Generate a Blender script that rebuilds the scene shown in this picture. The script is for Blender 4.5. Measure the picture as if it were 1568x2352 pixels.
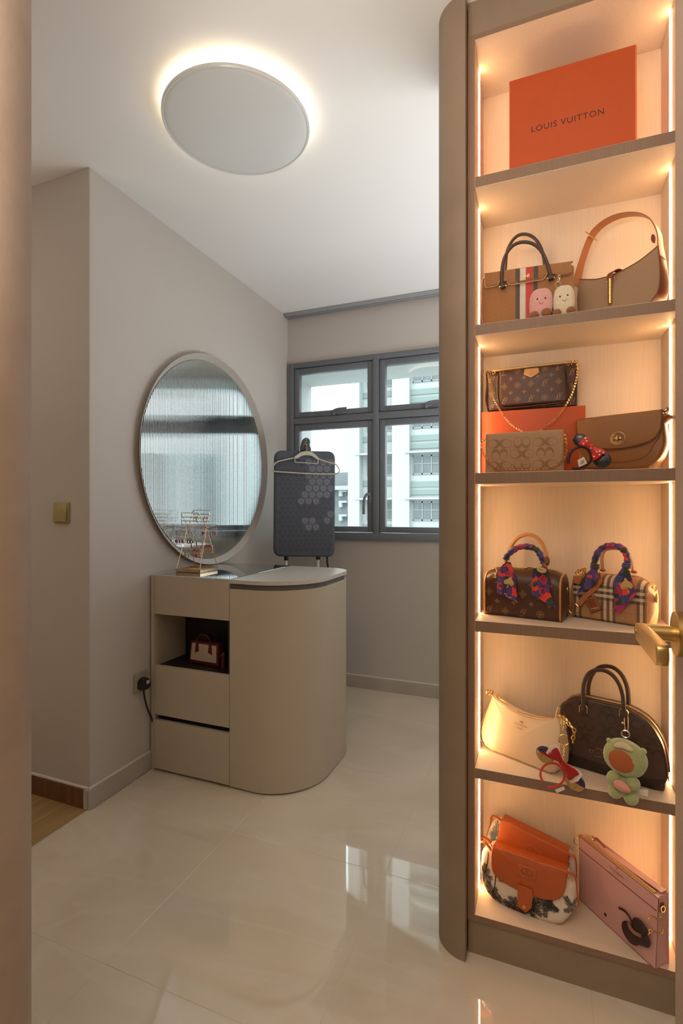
import bpy, bmesh, math, random
from mathutils import Vector, Matrix, Euler
from mathutils.bvhtree import BVHTree
from mathutils.geometry import tessellate_polygon
sc = bpy.context.scene
for o in list(bpy.data.objects): bpy.data.objects.remove(o)
COL = sc.collection
PI = math.pi
R = math.radians
# ------------------------------------------------------------------ camera, sky, lamps, exposure
F_PX, YAW, HOR, CAMZ = 1165.0, 21.6, 1169.0, 1.215
cd = bpy.data.cameras.new('camera')
cd.sensor_fit = 'VERTICAL'; cd.sensor_height = 36; cd.lens = 36 * F_PX / 2352
cd.shift_y = (HOR - 1176) / 2352; cd.clip_start = .02; cd.clip_end = 300
cam = bpy.data.objects.new('camera', cd); COL.objects.link(cam)
cam.location = (0, 0, CAMZ); cam.rotation_euler = (PI / 2, 0, R(YAW))
sc.camera = cam
w = bpy.data.worlds.new('overcast_sky'); sc.world = w; w.use_nodes = True
nt = w.node_tree; nt.nodes.clear()
tc = nt.nodes.new('ShaderNodeTexCoord'); sx = nt.nodes.new('ShaderNodeSeparateXYZ')
ml = nt.nodes.new('ShaderNodeMath'); ml.operation = 'MULTIPLY_ADD'; ml.inputs[1].default_value = 2.0; ml.inputs[2].default_value = 1.0
mx = nt.nodes.new('ShaderNodeMath'); mx.operation = 'MAXIMUM'; mx.inputs[1].default_value = 0.0
st = nt.nodes.new('ShaderNodeMath'); st.operation = 'MULTIPLY'; st.inputs[1].default_value = 2.9
bg = nt.nodes.new('ShaderNodeBackground'); bg.inputs[0].default_value = (.87, .955, 1, 1)
wo = nt.nodes.new('ShaderNodeOutputWorld')
nt.links.new(tc.outputs['Generated'], sx.inputs[0]); nt.links.new(sx.outputs[2], mx.inputs[0])
nt.links.new(mx.outputs[0], ml.inputs[0]); nt.links.new(ml.outputs[0], st.inputs[0])
nt.links.new(st.outputs[0], bg.inputs[1]); nt.links.new(bg.outputs[0], wo.inputs[0])
def area(name, loc, size, power, col, rot=(0, 0, 0), sy=None):
    l = bpy.data.lights.new(name, 'AREA'); l.energy = power; l.color = col; l.size = size
    if sy: l.shape = 'RECTANGLE'; l.size_y = sy
    o = bpy.data.objects.new(name, l); o.location = loc; o.rotation_euler = rot; COL.objects.link(o); return o
# fill lamps added out of view to even out the brightness: the corridor the photographer stands in, the wood-floored room next to it,
# and the bay behind the display cabinet
area('corridor_ceiling_fill', (-.35, -.75, 2.57), .55, 9, (1, .74, .50))
area('corridor_fill_up', (-.45, -.5, 1.35), 1.0, 57, (1, .90, .80), (PI, 0, 0))
area('next_room_fill_up', (-2.5, .0, 1.5), .6, 8, (1, .86, .72), (PI, 0, 0))
area('bay_fill_up', (.5, 2.5, .9), 1.3, 36, (.89, .945, 1), (PI, 0, 0))
vs = sc.view_settings
vs.view_transform = 'Standard'; vs.look = 'None'; vs.gamma = 1; vs.exposure = 0; vs.use_curve_mapping = False

# ------------------------------------------------------------------ measuring the photograph's lines of sight
_c, _s = math.cos(R(YAW)), math.sin(R(YAW))
def ray(px, py):
    u = (px - 784) / F_PX
    return Vector((-_s + _c * u, _c + _s * u, (HOR - py) / F_PX))
CAM = Vector((0, 0, CAMZ))
def at_y(px, py, Y):
    d = ray(px, py); return CAM + d * (Y / d.y)
def at_x(px, py, X):
    d = ray(px, py); return CAM + d * (X / d.x)
def at_z(px, py, Z):
    d = ray(px, py); return CAM + d * ((Z - CAMZ) / d.z)

# ------------------------------------------------------------------ materials
MATS = {}
def hexc(h):
    v = [int(h[i:i + 2], 16) / 255 for i in (0, 2, 4)]
    return tuple(x / 12.92 if x <= .04045 else ((x + .055) / 1.055) ** 2.4 for x in v)
def mat(name, col, rough=.5, metal=0, noise=None, bump=None, coat=0, sheen=0, emit=None, spec=.5, stretch=None, ior=None):
    """noise=(scale, second colour, contrast); bump=(scale, strength)"""
    if name in MATS: return MATS[name]
    m = bpy.data.materials.new(name); m.use_nodes = True; MATS[name] = m
    t = m.node_tree; b = t.nodes['Principled BSDF']
    if isinstance(col, str): col = hexc(col)
    b.inputs['Base Color'].default_value = (*col, 1); b.inputs['Roughness'].default_value = rough
    b.inputs['Metallic'].default_value = metal; b.inputs['Coat Weight'].default_value = coat
    b.inputs['Specular IOR Level'].default_value = spec; b.inputs['Sheen Weight'].default_value = sheen
    if ior: b.inputs['IOR'].default_value = ior
    if emit: b.inputs['Emission Color'].default_value = (*emit[0], 1); b.inputs['Emission Strength'].default_value = emit[1]
    tc = t.nodes.new('ShaderNodeTexCoord'); src = tc.outputs['Object']
    if stretch:
        mp = t.nodes.new('ShaderNodeMapping'); mp.inputs['Scale'].default_value = stretch
        t.links.new(src, mp.inputs[0]); src = mp.outputs[0]
    sc_, c2, ct = noise or (40, tuple(c * .93 for c in col), .3)
    if isinstance(c2, str): c2 = hexc(c2)
    n = t.nodes.new('ShaderNodeTexNoise'); n.inputs['Scale'].default_value = sc_; n.inputs['Detail'].default_value = 5
    r = t.nodes.new('ShaderNodeValToRGB'); r.color_ramp.elements[0].position = .5 - ct / 2; r.color_ramp.elements[1].position = .5 + ct / 2
    r.color_ramp.elements[0].color = (*col, 1); r.color_ramp.elements[1].color = (*c2, 1)
    t.links.new(src, n.inputs['Vector']); t.links.new(n.outputs[0], r.inputs[0]); t.links.new(r.outputs[0], b.inputs['Base Color'])
    if bump:
        n2 = t.nodes.new('ShaderNodeTexNoise'); n2.inputs['Scale'].default_value = bump[0]; n2.inputs['Detail'].default_value = 3
        bp = t.nodes.new('ShaderNodeBump'); bp.inputs['Strength'].default_value = bump[1]; bp.inputs['Distance'].default_value = .002
        t.links.new(src, n2.inputs['Vector']); t.links.new(n2.outputs[0], bp.inputs['Height']); t.links.new(bp.outputs[0], b.inputs['Normal'])
    return m
def bumpdist(m, d):
    for n in m.node_tree.nodes:
        if n.type == 'BUMP': n.inputs['Distance'].default_value = d
    return m

# ------------------------------------------------------------------ mesh builder
def smooth_path(pts, n=6, closed=False):
    P = [Vector(p) for p in pts]; out = []; N = len(P)
    rng = range(N if closed else N - 1)
    for i in rng:
        p0 = P[(i - 1) % N] if closed or i > 0 else P[0]; p1 = P[i]; p2 = P[(i + 1) % N]
        p3 = P[(i + 2) % N] if closed or i + 2 < N else P[-1]
        for k in range(n):
            t = k / n
            out.append(.5 * ((2 * p1) + (p2 - p0) * t + (2 * p0 - 5 * p1 + 4 * p2 - p3) * t * t + (3 * p1 - p0 - 3 * p2 + p3) * t ** 3))
    if not closed: out.append(P[-1])
    return out
def sm2(pts, n=4, closed=True):
    return [(p.x, p.y) for p in smooth_path([(a, b, 0) for a, b in pts], n, closed)]
def area2(p):
    return sum(p[i][0] * p[(i + 1) % len(p)][1] - p[(i + 1) % len(p)][0] * p[i][1] for i in range(len(p))) / 2
def ccw(p): return list(p) if area2(p) > 0 else list(reversed(p))
def fillet(pts, rad, n=4):
    out = []; N = len(pts)
    for i in range(N):
        p = Vector(pts[i]).to_2d() if len(pts[i]) > 2 else Vector(pts[i]); r = rad[i] if isinstance(rad, (list, tuple)) else rad
        a = Vector(pts[i - 1]) - p; b = Vector(pts[(i + 1) % N]) - p
        if r <= 0: out.append((p.x, p.y)); continue
        la, lb = a.length, b.length; k = min(r, la * .49, lb * .49)
        A = p + a / la * k; C = p + b / lb * k
        for j in range(n + 1):
            t = j / n; q = A * (1 - t) ** 2 + p * 2 * t * (1 - t) + C * t * t
            out.append((q.x, q.y))
    return out
class B:
    def __init__(s): s.bm = bmesh.new(); s.mi = 0
    def _begin(s): s._n = len(s.bm.faces)
    def face(s, vs, mi=None):
        try: f = s.bm.faces.new(vs)
        except ValueError: return None
        f.material_index = s.mi if mi is None else mi; return f
    def box(s, a, b, bev=0, seg=2, M=None, mi=None):
        t = bmesh.new(); bmesh.ops.create_cube(t, size=1)
        A, Bv = Vector(a), Vector(b); c = (A + Bv) / 2; d = Bv - A
        for v in t.verts: v.co = Vector((v.co.x * d.x, v.co.y * d.y, v.co.z * d.z)) + c
        if bev: bmesh.ops.bevel(t, geom=t.edges[:], offset=bev, segments=seg, affect='EDGES', profile=.5)
        return s.merge(t, M, mi)
    def merge(s, t, M=None, mi=None):
        mp = {}
        for v in t.verts: mp[v] = s.bm.verts.new(M @ v.co if M else v.co)
        for f in t.faces:
            g = s.face([mp[v] for v in f.verts], f.material_index if mi == 'keep' else mi)
        t.free(); return s
    def prism(s, poly, y0, y1, bev=0, mi=None, seg=2, M=None):
        """outline in x,z pushed along y"""
        p = ccw(poly); t = bmesh.new()
        fr = [t.verts.new((x, y0, z)) for x, z in p]; bk = [t.verts.new((x, y1, z)) for x, z in p]
        f1 = t.faces.new(fr); f2 = t.faces.new(list(reversed(bk))); n = len(p)
        for i in range(n): t.faces.new((fr[i], bk[i], bk[(i + 1) % n], fr[(i + 1) % n]))
        if y1 < y0: bmesh.ops.reverse_faces(t, faces=t.faces[:])
        if bev:
            e = [e for f in (f1, f2) for e in f.edges]
            bmesh.ops.bevel(t, geom=list(set(e)), offset=bev, segments=seg, affect='EDGES', profile=.5)
        bmesh.ops.triangulate(t, faces=[f for f in t.faces if len(f.verts) > 4])
        return s.merge(t, M, mi)
    def plan(s, poly, z0, z1, bev=0, mi=None):
        """outline in x,y pushed up z"""
        p = ccw(poly); t = bmesh.new()
        lo = [t.verts.new((x, y, z0)) for x, y in p]; hi = [t.verts.new((x, y, z1)) for x, y in p]; n = len(p)
        f1 = t.faces.new(list(reversed(lo))); f2 = t.faces.new(hi)
        for i in range(n): t.faces.new((lo[i], lo[(i + 1) % n], hi[(i + 1) % n], hi[i]))
        if bev: bmesh.ops.bevel(t, geom=list(set(list(f2.edges) + list(f1.edges))), offset=bev, segments=2, affect='EDGES', profile=.5)
        bmesh.ops.triangulate(t, faces=[f for f in t.faces if len(f.verts) > 4])
        return s.merge(t, None, mi)
    def pillow(s, outline, D, r=.01, bulge=.0, taper=None, ctr=None, mi=0, mside=None, n=4, back=True, y0=0):
        """soft bag body: front near y0, back near y0+D; edges rounded by r, faces bulged"""
        p = ccw(outline); N = len(p); nor = []
        for i in range(N):
            a = Vector(p[i]) - Vector(p[i - 1]); b = Vector(p[(i + 1) % N]) - Vector(p[i])
            na = Vector((-a.y, a.x)); nb = Vector((-b.y, b.x))
            if na.length > 0: na.normalize()
            if nb.length > 0: nb.normalize()
            q = na + nb; q = q.normalized() if q.length > 1e-6 else na; nor.append(q)
        c = Vector(ctr) if ctr else sum((Vector(q) for q in p), Vector((0, 0))) / N
        def Y(y, z):
            k = taper(z) if taper else 1
            return y0 + D / 2 + (y - D / 2) * k
        rings = []
        for j in range(n + 1):
            a = PI / 2 * j / n; ins = r * (1 - math.sin(a)); y = r * (1 - math.cos(a))
            rings.append((ins, y))
        rings += [(i, D - y) for i, y in reversed(rings)]
        V = [[s.bm.verts.new((p[i][0] + nor[i].x * ins, Y(y, p[i][1]), p[i][1] + nor[i].y * ins)) for i in range(N)] for ins, y in rings]
        for j in range(len(V) - 1):
            m = mi if (mside is None or j < n - 1 or j >= len(V) - n) else mside
            for i in range(N): s.face((V[j][i], V[j + 1][i], V[j + 1][(i + 1) % N], V[j][(i + 1) % N]), m)
        for base, sg, fl in ((V[0], -1, False), (V[-1], 1, True)):
            prev = base
            for f in (.8, .55, .3):
                cur = []
                for v in base:
                    q = c + (Vector((v.co.x, v.co.z)) - c) * f
                    cur.append(s.bm.verts.new((q.x, Y(0 if sg < 0 else D, q.y) + sg * bulge * (1 - f * f), q.y)))
                for i in range(N):
                    vs = (prev[i], prev[(i + 1) % N], cur[(i + 1) % N], cur[i])
                    s.face(vs if not fl else tuple(reversed(vs)), mi)
                prev = cur
            vc = s.bm.verts.new((c.x, Y(0 if sg < 0 else D, c.y) + sg * bulge, c.y))
            for i in range(N):
                vs = (prev[i], prev[(i + 1) % N], vc); s.face(vs if not fl else tuple(reversed(vs)), mi)
        return s
    def tube(s, path, r, n=8, closed=False, flat=None, up=(0, 0, 1), mi=None, cap=True):
        """r number or list; flat=(w,t): rectangular strap, w along `up`"""
        P = [Vector(p) for p in path]; N = len(P); rings = []; U = Vector(up)
        prevu = None
        for i in range(N):
            if closed: T = P[(i + 1) % N] - P[i - 1]
            else: T = P[min(i + 1, N - 1)] - P[max(i - 1, 0)]
            T.normalize()
            if prevu is None or flat:
                base = U if flat else (prevu or U)
                if abs(T.dot(base)) > .98 and not flat: base = Vector((1, 0, 0)) if abs(T.x) < .9 else Vector((0, 1, 0))
            else: base = prevu
            u = base - T * base.dot(T); u = u.normalized() if u.length > 1e-6 else Vector((1, 0, 0)); v = T.cross(u); prevu = u
            if flat:
                w_, t_ = flat[0] / 2, flat[1] / 2
                if len(flat) > 2: w_ *= flat[2](i / (N - 1))
                c_ = min(w_, t_) * .6
                sec = [(w_, t_ - c_), (w_ - c_, t_), (-w_ + c_, t_), (-w_, t_ - c_), (-w_, -t_ + c_), (-w_ + c_, -t_), (w_ - c_, -t_), (w_, -t_ + c_)]
            else:
                rr = r[i] if isinstance(r, (list, tuple)) else r
                sec = [(rr * math.cos(2 * PI * k / n), rr * math.sin(2 * PI * k / n)) for k in range(n)]
            rings.append([s.bm.verts.new(P[i] + u * a + v * b) for a, b in sec])
        m = len(rings[0])
        for i in range(N if closed else N - 1):
            A, C = rings[i], rings[(i + 1) % N]
            for k in range(m): s.face((A[k], A[(k + 1) % m], C[(k + 1) % m], C[k]), mi)
        if cap and not closed: s.face(list(reversed(rings[0])), mi); s.face(rings[-1], mi)
        return s
    def lathe(s, prof, n=24, M=None, mi=None):
        t = bmesh.new(); rings = []
        for r, z in prof:
            rings.append([t.verts.new((r * math.cos(2 * PI * k / n), r * math.sin(2 * PI * k / n), z)) for k in range(n)] if r > 1e-6 else [t.verts.new((0, 0, z))])
        for a, b in zip(rings, rings[1:]):
            for k in range(n):
                vs = [a[k % len(a)], a[(k + 1) % len(a)], b[(k + 1) % len(b)], b[k % len(b)]]
                u = list(dict.fromkeys(vs))
                if len(u) > 2: t.faces.new(u)
        for rg in (rings[0], rings[-1]):
            if len(rg) > 1: t.faces.new(rg)
        bmesh.ops.recalc_face_normals(t, faces=t.faces[:])
        return s.merge(t, M, mi)
    def ball(s, c, r, u=16, v=10, M=None, mi=None, pw=1.0):
        t = bmesh.new(); bmesh.ops.create_uvsphere(t, u_segments=u, v_segments=v, radius=1)
        rr = r if isinstance(r, (tuple, list)) else (r, r, r)
        for q in t.verts:
            co = [math.copysign(abs(x) ** pw, x) for x in q.co] if pw != 1 else q.co
            q.co = Vector((co[0] * rr[0], co[1] * rr[1], co[2] * rr[2]))
            if M: q.co = M @ q.co
            q.co += Vector(c)
        return s.merge(t, None, mi)
    def torus(s, c, Rr, r, M=None, n=14, k=6, mi=None):
        p = [Vector((Rr * math.cos(2 * PI * i / n), 0, Rr * math.sin(2 * PI * i / n))) for i in range(n)]
        p = [Vector(c) + (M @ q if M else q) for q in p]
        return s.tube(p, r, k, closed=True, up=(M @ Vector((0, 1, 0))) if M else (0, 1, 0), mi=mi)
    def chain(s, path, L=.006, wdt=.0045, r=.0009, mi=None, k=5, up=(0, 1, 0)):
        P = [Vector(p) for p in path]; d = [0]
        for a, b in zip(P, P[1:]): d.append(d[-1] + (b - a).length)
        n = max(2, int(d[-1] / (L * .78)))
        for i in range(n):
            t = d[-1] * (i + .5) / n; j = max(k_ for k_ in range(len(d)) if d[k_] <= t); j = min(j, len(P) - 2)
            q = P[j].lerp(P[j + 1], (t - d[j]) / max(d[j + 1] - d[j], 1e-9)); T = (P[j + 1] - P[j]).normalized()
            U = Vector(up) - T * T.dot(Vector(up)); U.normalize(); W = T.cross(U)
            if i % 2: U, W = (U + W).normalized(), (W - U).normalized()
            else: U, W = (U - W).normalized(), (W + U).normalized()
            pts = [q + T * (L / 2 * math.cos(2 * PI * e / 8)) + W * (wdt / 2 * math.sin(2 * PI * e / 8)) for e in range(8)]
            s.tube(pts, r, k, closed=True, up=U, mi=mi)
        return s
    def sheet(s, outline, yf, th=.0012, cuts=3, mi=None):
        t = bmesh.new(); p = ccw(outline); f = t.faces.new([t.verts.new((x, 0, z)) for x, z in p])
        bmesh.ops.triangulate(t, faces=[f]); bmesh.ops.subdivide_edges(t, edges=t.edges[:], cuts=cuts, use_grid_fill=True)
        for v in t.verts: v.co.y = yf(v.co.x, v.co.z)
        bmesh.ops.solidify(t, geom=t.faces[:], thickness=th)
        bmesh.ops.recalc_face_normals(t, faces=t.faces[:])
        return s.merge(t, None, mi)
    def bvh(s):
        s.bm.normal_update(); s.bm.verts.ensure_lookup_table(); s.bm.faces.ensure_lookup_table(); return BVHTree.FromBMesh(s.bm)
    def decal(s, polys, bvh, mi=1, eps=.0004, sub=0):
        for poly in polys:
            p = ccw(poly)
            if sub:
                q = []
                for i in range(len(p)):
                    for k in range(sub): t = k / sub; a, b = p[i], p[(i + 1) % len(p)]; q.append((a[0] * (1 - t) + b[0] * t, a[1] * (1 - t) + b[1] * t))
                p = q
            vs = []
            for x, z in p:
                h = bvh.ray_cast(Vector((x, -1, z)), Vector((0, 1, 0)))
                if h[0] is None: vs = None; break
                vs.append(h[0] + Vector((0, -eps, 0)))
            if not vs: continue
            bv = [s.bm.verts.new(v) for v in vs]
            if len(bv) <= 4: s.face(bv, mi)
            else:
                for tri in tessellate_polygon([[Vector((a, b, 0)) for a, b in p]]):
                    f = s.face([bv[k] for k in tri], mi)
                    if f:
                        f.normal_update()
                        if f.normal.y > 0: f.normal_flip()
        return s
    def strip(s, rows, bvh, mi=1, eps=.0004):
        """rows: list of ((x0,z0),(x1,z1)) projected on the surface"""
        prev = None
        for row in rows:
            cur = []
            for k in range(5):
                t = k / 4; x = row[0][0] * (1 - t) + row[1][0] * t; z = row[0][1] * (1 - t) + row[1][1] * t
                h = bvh.ray_cast(Vector((x, -1, z)), Vector((0, 1, 0)))
                cur.append(s.bm.verts.new(h[0] + Vector((0, -eps, 0))) if h[0] else None)
            if prev:
                for k in range(4):
                    q = (prev[k], prev[k + 1], cur[k + 1], cur[k])
                    if all(q): s.face(q, mi)
            prev = cur
        return s
def obj(name, b, mats, parent=None, label=None, kind=None, sharp=35):
    me = bpy.data.meshes.new(name); b.bm.normal_update(); b.bm.to_mesh(me); b.bm.free()
    for m in (mats if isinstance(mats, (list, tuple)) else [mats]): me.materials.append(m)
    me.polygons.foreach_set('use_smooth', [True] * len(me.polygons)); me.set_sharp_from_angle(angle=R(sharp))
    o = bpy.data.objects.new(name, me); COL.objects.link(o)
    if parent: o.parent = parent
    if label: o['label'] = label
    if kind: o['kind'] = kind
    return o
def tag(o, label, cat, group=None):
    o['label'] = label; o['category'] = cat
    if group: o['group'] = group
    return o
def thing(name, label, cat, loc=(0, 0, 0), rot=(0, 0, 0), group=None):
    o = bpy.data.objects.new(name, None); o.empty_display_size = .05; COL.objects.link(o)
    o.location = loc; o.rotation_euler = rot; return tag(o, label, cat, group)
def struct(name, b, mats, parent=None, sharp=35):
    return obj(name, b, mats, parent, kind='structure', sharp=sharp)
_tc = {}
def text2(txt, size, spacing=1.0):
    """letters of Blender's own font as 2-D triangles centred on 0,0"""
    key = (txt, size, spacing)
    if key in _tc: return _tc[key]
    c = bpy.data.curves.new('t', 'FONT'); c.body = txt; c.size = size; c.align_x = 'CENTER'; c.align_y = 'CENTER'; c.space_character = spacing; c.resolution_u = 3
    o = bpy.data.objects.new('t', c); COL.objects.link(o); dg = bpy.context.evaluated_depsgraph_get()
    me = o.evaluated_get(dg).to_mesh(); me.calc_loop_triangles()
    V = [(v.co.x, v.co.y) for v in me.vertices]; T = [tuple(t.vertices) for t in me.loop_triangles]
    o.evaluated_get(dg).to_mesh_clear(); bpy.data.objects.remove(o); bpy.data.curves.remove(c)
    _tc[key] = [[V[i] for i in t] for t in T]; return _tc[key]
def place(polys, c, ang=0, sx=1, sz=1, sh=0):
    ca, sa = math.cos(ang), math.sin(ang)
    return [[(c[0] + ca * (x * sx + sh * z) - sa * z * sz, c[1] + sa * (x * sx + sh * z) + ca * z * sz) for x, z in p] for p in polys]
def flat_polys(b, polys, yv, mi=0):
    for p in polys:
        p = ccw(p)
        vs = [b.bm.verts.new((x, yv, z)) for x, z in p]
        b.face(vs, mi)
class Frame:
    """a thing's own axes: x along its front, y into it, z up; built from where it stands on its shelf"""
    def __init__(s, O, th=0, lean=0, roll=0):
        s.O = Vector(O); s.e = Euler((R(-lean), R(roll), R(th))); s.M = s.e.to_matrix(); s.T = s.M.transposed()
    def L(s, px, py, y=0):
        o = s.T @ (CAM - s.O); d = s.T @ ray(px, py); t = (y - o.y) / d.y; q = o + d * t; return (q.x, q.z)
    def crop(s, x0, y0, k):
        def f(pts, y=0): return [s.L(x0 + a / k, y0 + b / k, y) for a, b in pts]
        def f3(pts):      # (x, y, depth)
            out = []
            for a, b, y in pts: q = s.L(x0 + a / k, y0 + b / k, y); out.append((q[0], y, q[1]))
            return out
        return f, f3
    def thing(s, name, label, cat, group=None): return thing(name, label, cat, s.O, s.e, group)
# ================================================================== structure
paint = mat('wall_paint', (.51, .465, .42), .75, noise=(3, (.525, .48, .435), .8), bump=(220, .08))
white = mat('ceiling_paint', (.78, .76, .73), .8, noise=(2, (.80, .78, .75), .8), bump=(180, .06))
caulk = mat('skirting_sealant', (.72, .66, .60), .6)
tile_m = mat('marble_tile', (.50, .425, .345), .03, spec=.5, ior=2.3)
def marble(m):
    t = m.node_tree; b = t.nodes['Principled BSDF']
    for n in list(t.nodes):
        if n.type in ('TEX_NOISE', 'VALTORGB'): t.nodes.remove(n)
    geo = t.nodes.new('ShaderNodeNewGeometry'); P = geo.outputs['Position']
    n1 = t.nodes.new('ShaderNodeTexNoise'); n1.inputs['Scale'].default_value = 1.7; n1.inputs['Detail'].default_value = 6; n1.inputs['Distortion'].default_value = .8
    r1 = t.nodes.new('ShaderNodeValToRGB'); r1.color_ramp.elements[0].position = .36; r1.color_ramp.elements[1].position = .66
    r1.color_ramp.elements[0].color = (.64, .545, .41, 1); r1.color_ramp.elements[1].color = (.73, .635, .495, 1)
    mp = t.nodes.new('ShaderNodeMapping'); mp.inputs['Rotation'].default_value = (0, 0, .5); mp.inputs['Scale'].default_value = (.6, 1.7, 1)
    n2 = t.nodes.new('ShaderNodeTexNoise'); n2.inputs['Scale'].default_value = 1.5; n2.inputs['Detail'].default_value = 5; n2.inputs['Distortion'].default_value = 1.1
    m1 = t.nodes.new('ShaderNodeMath'); m1.operation = 'SUBTRACT'; m1.inputs[1].default_value = .5
    m2 = t.nodes.new('ShaderNodeMath'); m2.operation = 'ABSOLUTE'
    r2 = t.nodes.new('ShaderNodeValToRGB'); r2.color_ramp.elements[0].position = 0; r2.color_ramp.elements[1].position = .03
    r2.color_ramp.elements[0].color = (.30,) * 3 + (1,); r2.color_ramp.elements[1].color = (0, 0, 0, 1)
    mix = t.nodes.new('ShaderNodeMix'); mix.data_type = 'RGBA'; mix.inputs[7].default_value = (.76, .69, .60, 1)
    t.links.new(P, n1.inputs['Vector']); t.links.new(P, mp.inputs[0]); t.links.new(mp.outputs[0], n2.inputs['Vector'])
    t.links.new(n1.outputs[0], r1.inputs[0]); t.links.new(n2.outputs[0], m1.inputs[0]); t.links.new(m1.outputs[0], m2.inputs[0]); t.links.new(m2.outputs[0], r2.inputs[0])
    t.links.new(r1.outputs[0], mix.inputs[6]); t.links.new(r2.outputs[0], mix.inputs[0]); t.links.new(mix.outputs[2], b.inputs['Base Color'])
    n3 = t.nodes.new('ShaderNodeTexNoise'); n3.inputs['Scale'].default_value = 4.5; n3.inputs['Detail'].default_value = 1
    bp = t.nodes.new('ShaderNodeBump'); bp.inputs['Strength'].default_value = .12; bp.inputs['Distance'].default_value = .001
    t.links.new(P, n3.inputs['Vector']); t.links.new(n3.outputs[0], bp.inputs['Height']); t.links.new(bp.outputs[0], b.inputs['Normal'])
marble(tile_m)
grout = mat('grout', (.60, .525, .42), .5)
skirt_m = mat('skirting_tile', (.40, .355, .30), .35, noise=(9, (.47, .42, .36), .5))
def woodmat(name, c1, c2, stretch, rough=.4, sc_=6):
    return mat(name, c1, rough, noise=(sc_, c2, .55), stretch=stretch, bump=(sc_ * 4, .1))
oak = woodmat('oak_planks', (.42, .28, .115), (.28, .175, .065), (9, .8, 9), .35, 3)
walnut = woodmat('walnut_skirting', (.19, .080, .030), (.075, .028, .011), (9, 9, .7), .4, 3)
suede = mat('concrete_laminate', (.275, .20, .13), .55, noise=(7, (.21, .15, .095), .6), bump=(60, .25))
lam = woodmat('cream_laminate', (.70, .57, .44), (.64, .51, .385), (90, 90, 3), .5, 3)
lam_edge = woodmat('taupe_laminate_edge', (.235, .14, .085), (.205, .12, .072), (90, 90, 3), .5, 3)
doorlam = woodmat('door_laminate', (.42, .31, .235), (.35, .255, .19), (60, 60, 1.6), .5, 4)
alu = mat('grey_aluminium', (.155, .168, .185), .45, metal=.0, spec=.4)
gold = mat('brushed_gold', (.62, .43, .16), .32, metal=1, noise=(60, (.55, .37, .13), .5))
H = 2.6
# ceiling, walls
struct('ceiling', B().box((-3.5, -1.95, H), (1.4, 3.45, H + .12)), white)
struct('wall_left', B().box((-1.90, 1.538, 0), (-1.705, 3.255, H)), paint)
struct('wall_hall', B().box((-3.5, 1.534, 0), (-1.7055, 1.72, H), .002), paint)
ww = B(); Y0, Y1 = 3.255, 3.42
WL, WR, WB, WT = -1.688, .262, 1.003, 2.252
ww.box((-1.9, Y0, 0), (1.4, Y1, WB)); ww.box((-1.9, Y0, WT), (1.4, Y1, H)); ww.box((-1.9, Y0, WB), (WL, Y1, WT)); ww.box((WR, Y0, WB), (1.4, Y1, WT))
struct('wall_window', ww, paint)
struct('wall_right', B().box((1.2, -1.95, 0), (1.4, 3.255, H)), paint)
struct('wall_back', B().box((-3.5, -1.95, 0), (1.2, -1.8, H)), paint)
struct('wall_far', B().box((-3.5, -1.8, 0), (-3.3, 1.534, H)), paint)
# rounded end of the partition on the left of the doorway
pc = (-.797, .5); rp = .08
plan = [(pc[0] + rp * math.sin(a), pc[1] - rp * math.cos(a)) for a in [PI * k / 20 for k in range(21)]]
plan += [(-1.55, pc[1] + rp), (-1.55, pc[1] - rp)]
struct('wall_partition', B().plan(plan, 0, H), mat('concrete_paint_light', (.38, .295, .23), .6, noise=(9, (.30, .225, .17), .6), bump=(60, .3)))
# floor: tiles and planks are pieces of it
fl = struct('floor', B().box((-3.5, -1.95, -.12), (1.4, 3.45, -.0008)), grout)
tile_cache = {}
for i in range(-3, 3):
    for j in range(-6, 5):
        x0 = max(.113 + .6 * i, -1.705); x1 = min(.113 + .6 * (i + 1), 1.2); y0 = max(1.026 + .6 * (j - 0), -1.8); y1 = min(1.026 + .6 * (j + 1), 3.255)
        if x1 - x0 < .01 or y1 - y0 < .01: continue
        g = .0006; k = (round(x1 - x0, 3), round(y1 - y0, 3))
        if k not in tile_cache:
            o = struct('floor_tile', B().box((g, g, -.0059), (x1 - x0 - g, y1 - y0 - g, 0), .0006, 1), tile_m, fl); tile_cache[k] = o.data
        else:
            o = bpy.data.objects.new('floor_tile', tile_cache[k]); COL.objects.link(o); o.parent = fl; o['kind'] = 'structure'
        o.location = (x0, y0, 0)
for i in range(13):
    x1 = -1.707 - .125 * i; off = (i * .37) % .9
    ys = [-1.8] + [y for y in [-1.8 + off + .9 * k for k in range(4)] if -1.75 < y < 1.5] + [1.534]
    for a, b_ in zip(ys, ys[1:]):
        struct('floor_plank', B().box((x1 - .1245, a + .0006, -.0059), (x1, b_ - .0006, -.0005), .0008, 1), oak, fl)
# skirtings
def skirting(name, a, b, m, sealbox):
    s = struct(name, B().box(a, b, .001, 1), m); struct('sealant_line', B().box(*sealbox, .002, 1), caulk, s); return s
skirting('baseboard_left', (-1.706, 1.526, 0), (-1.696, 3.25, .077), skirt_m, ((-1.706, 1.53, .0772), (-1.6995, 3.25, .089)))
skirting('baseboard_window', (-1.695, 3.244, 0), (1.2, 3.256, .077), skirt_m, ((-1.69, 3.25, .0772), (1.2, 3.256, .089)))
struct('trim_corner', B().box((-1.727, 1.5235, 0), (-1.7065, 1.534, .0775), .0008, 1), skirt_m)
skirting('baseboard_hall', (-3.3, 1.5245, 0), (-1.7275, 1.535, .077), walnut, ((-3.3, 1.528, .0772), (-1.706, 1.535, .089)))
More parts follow.
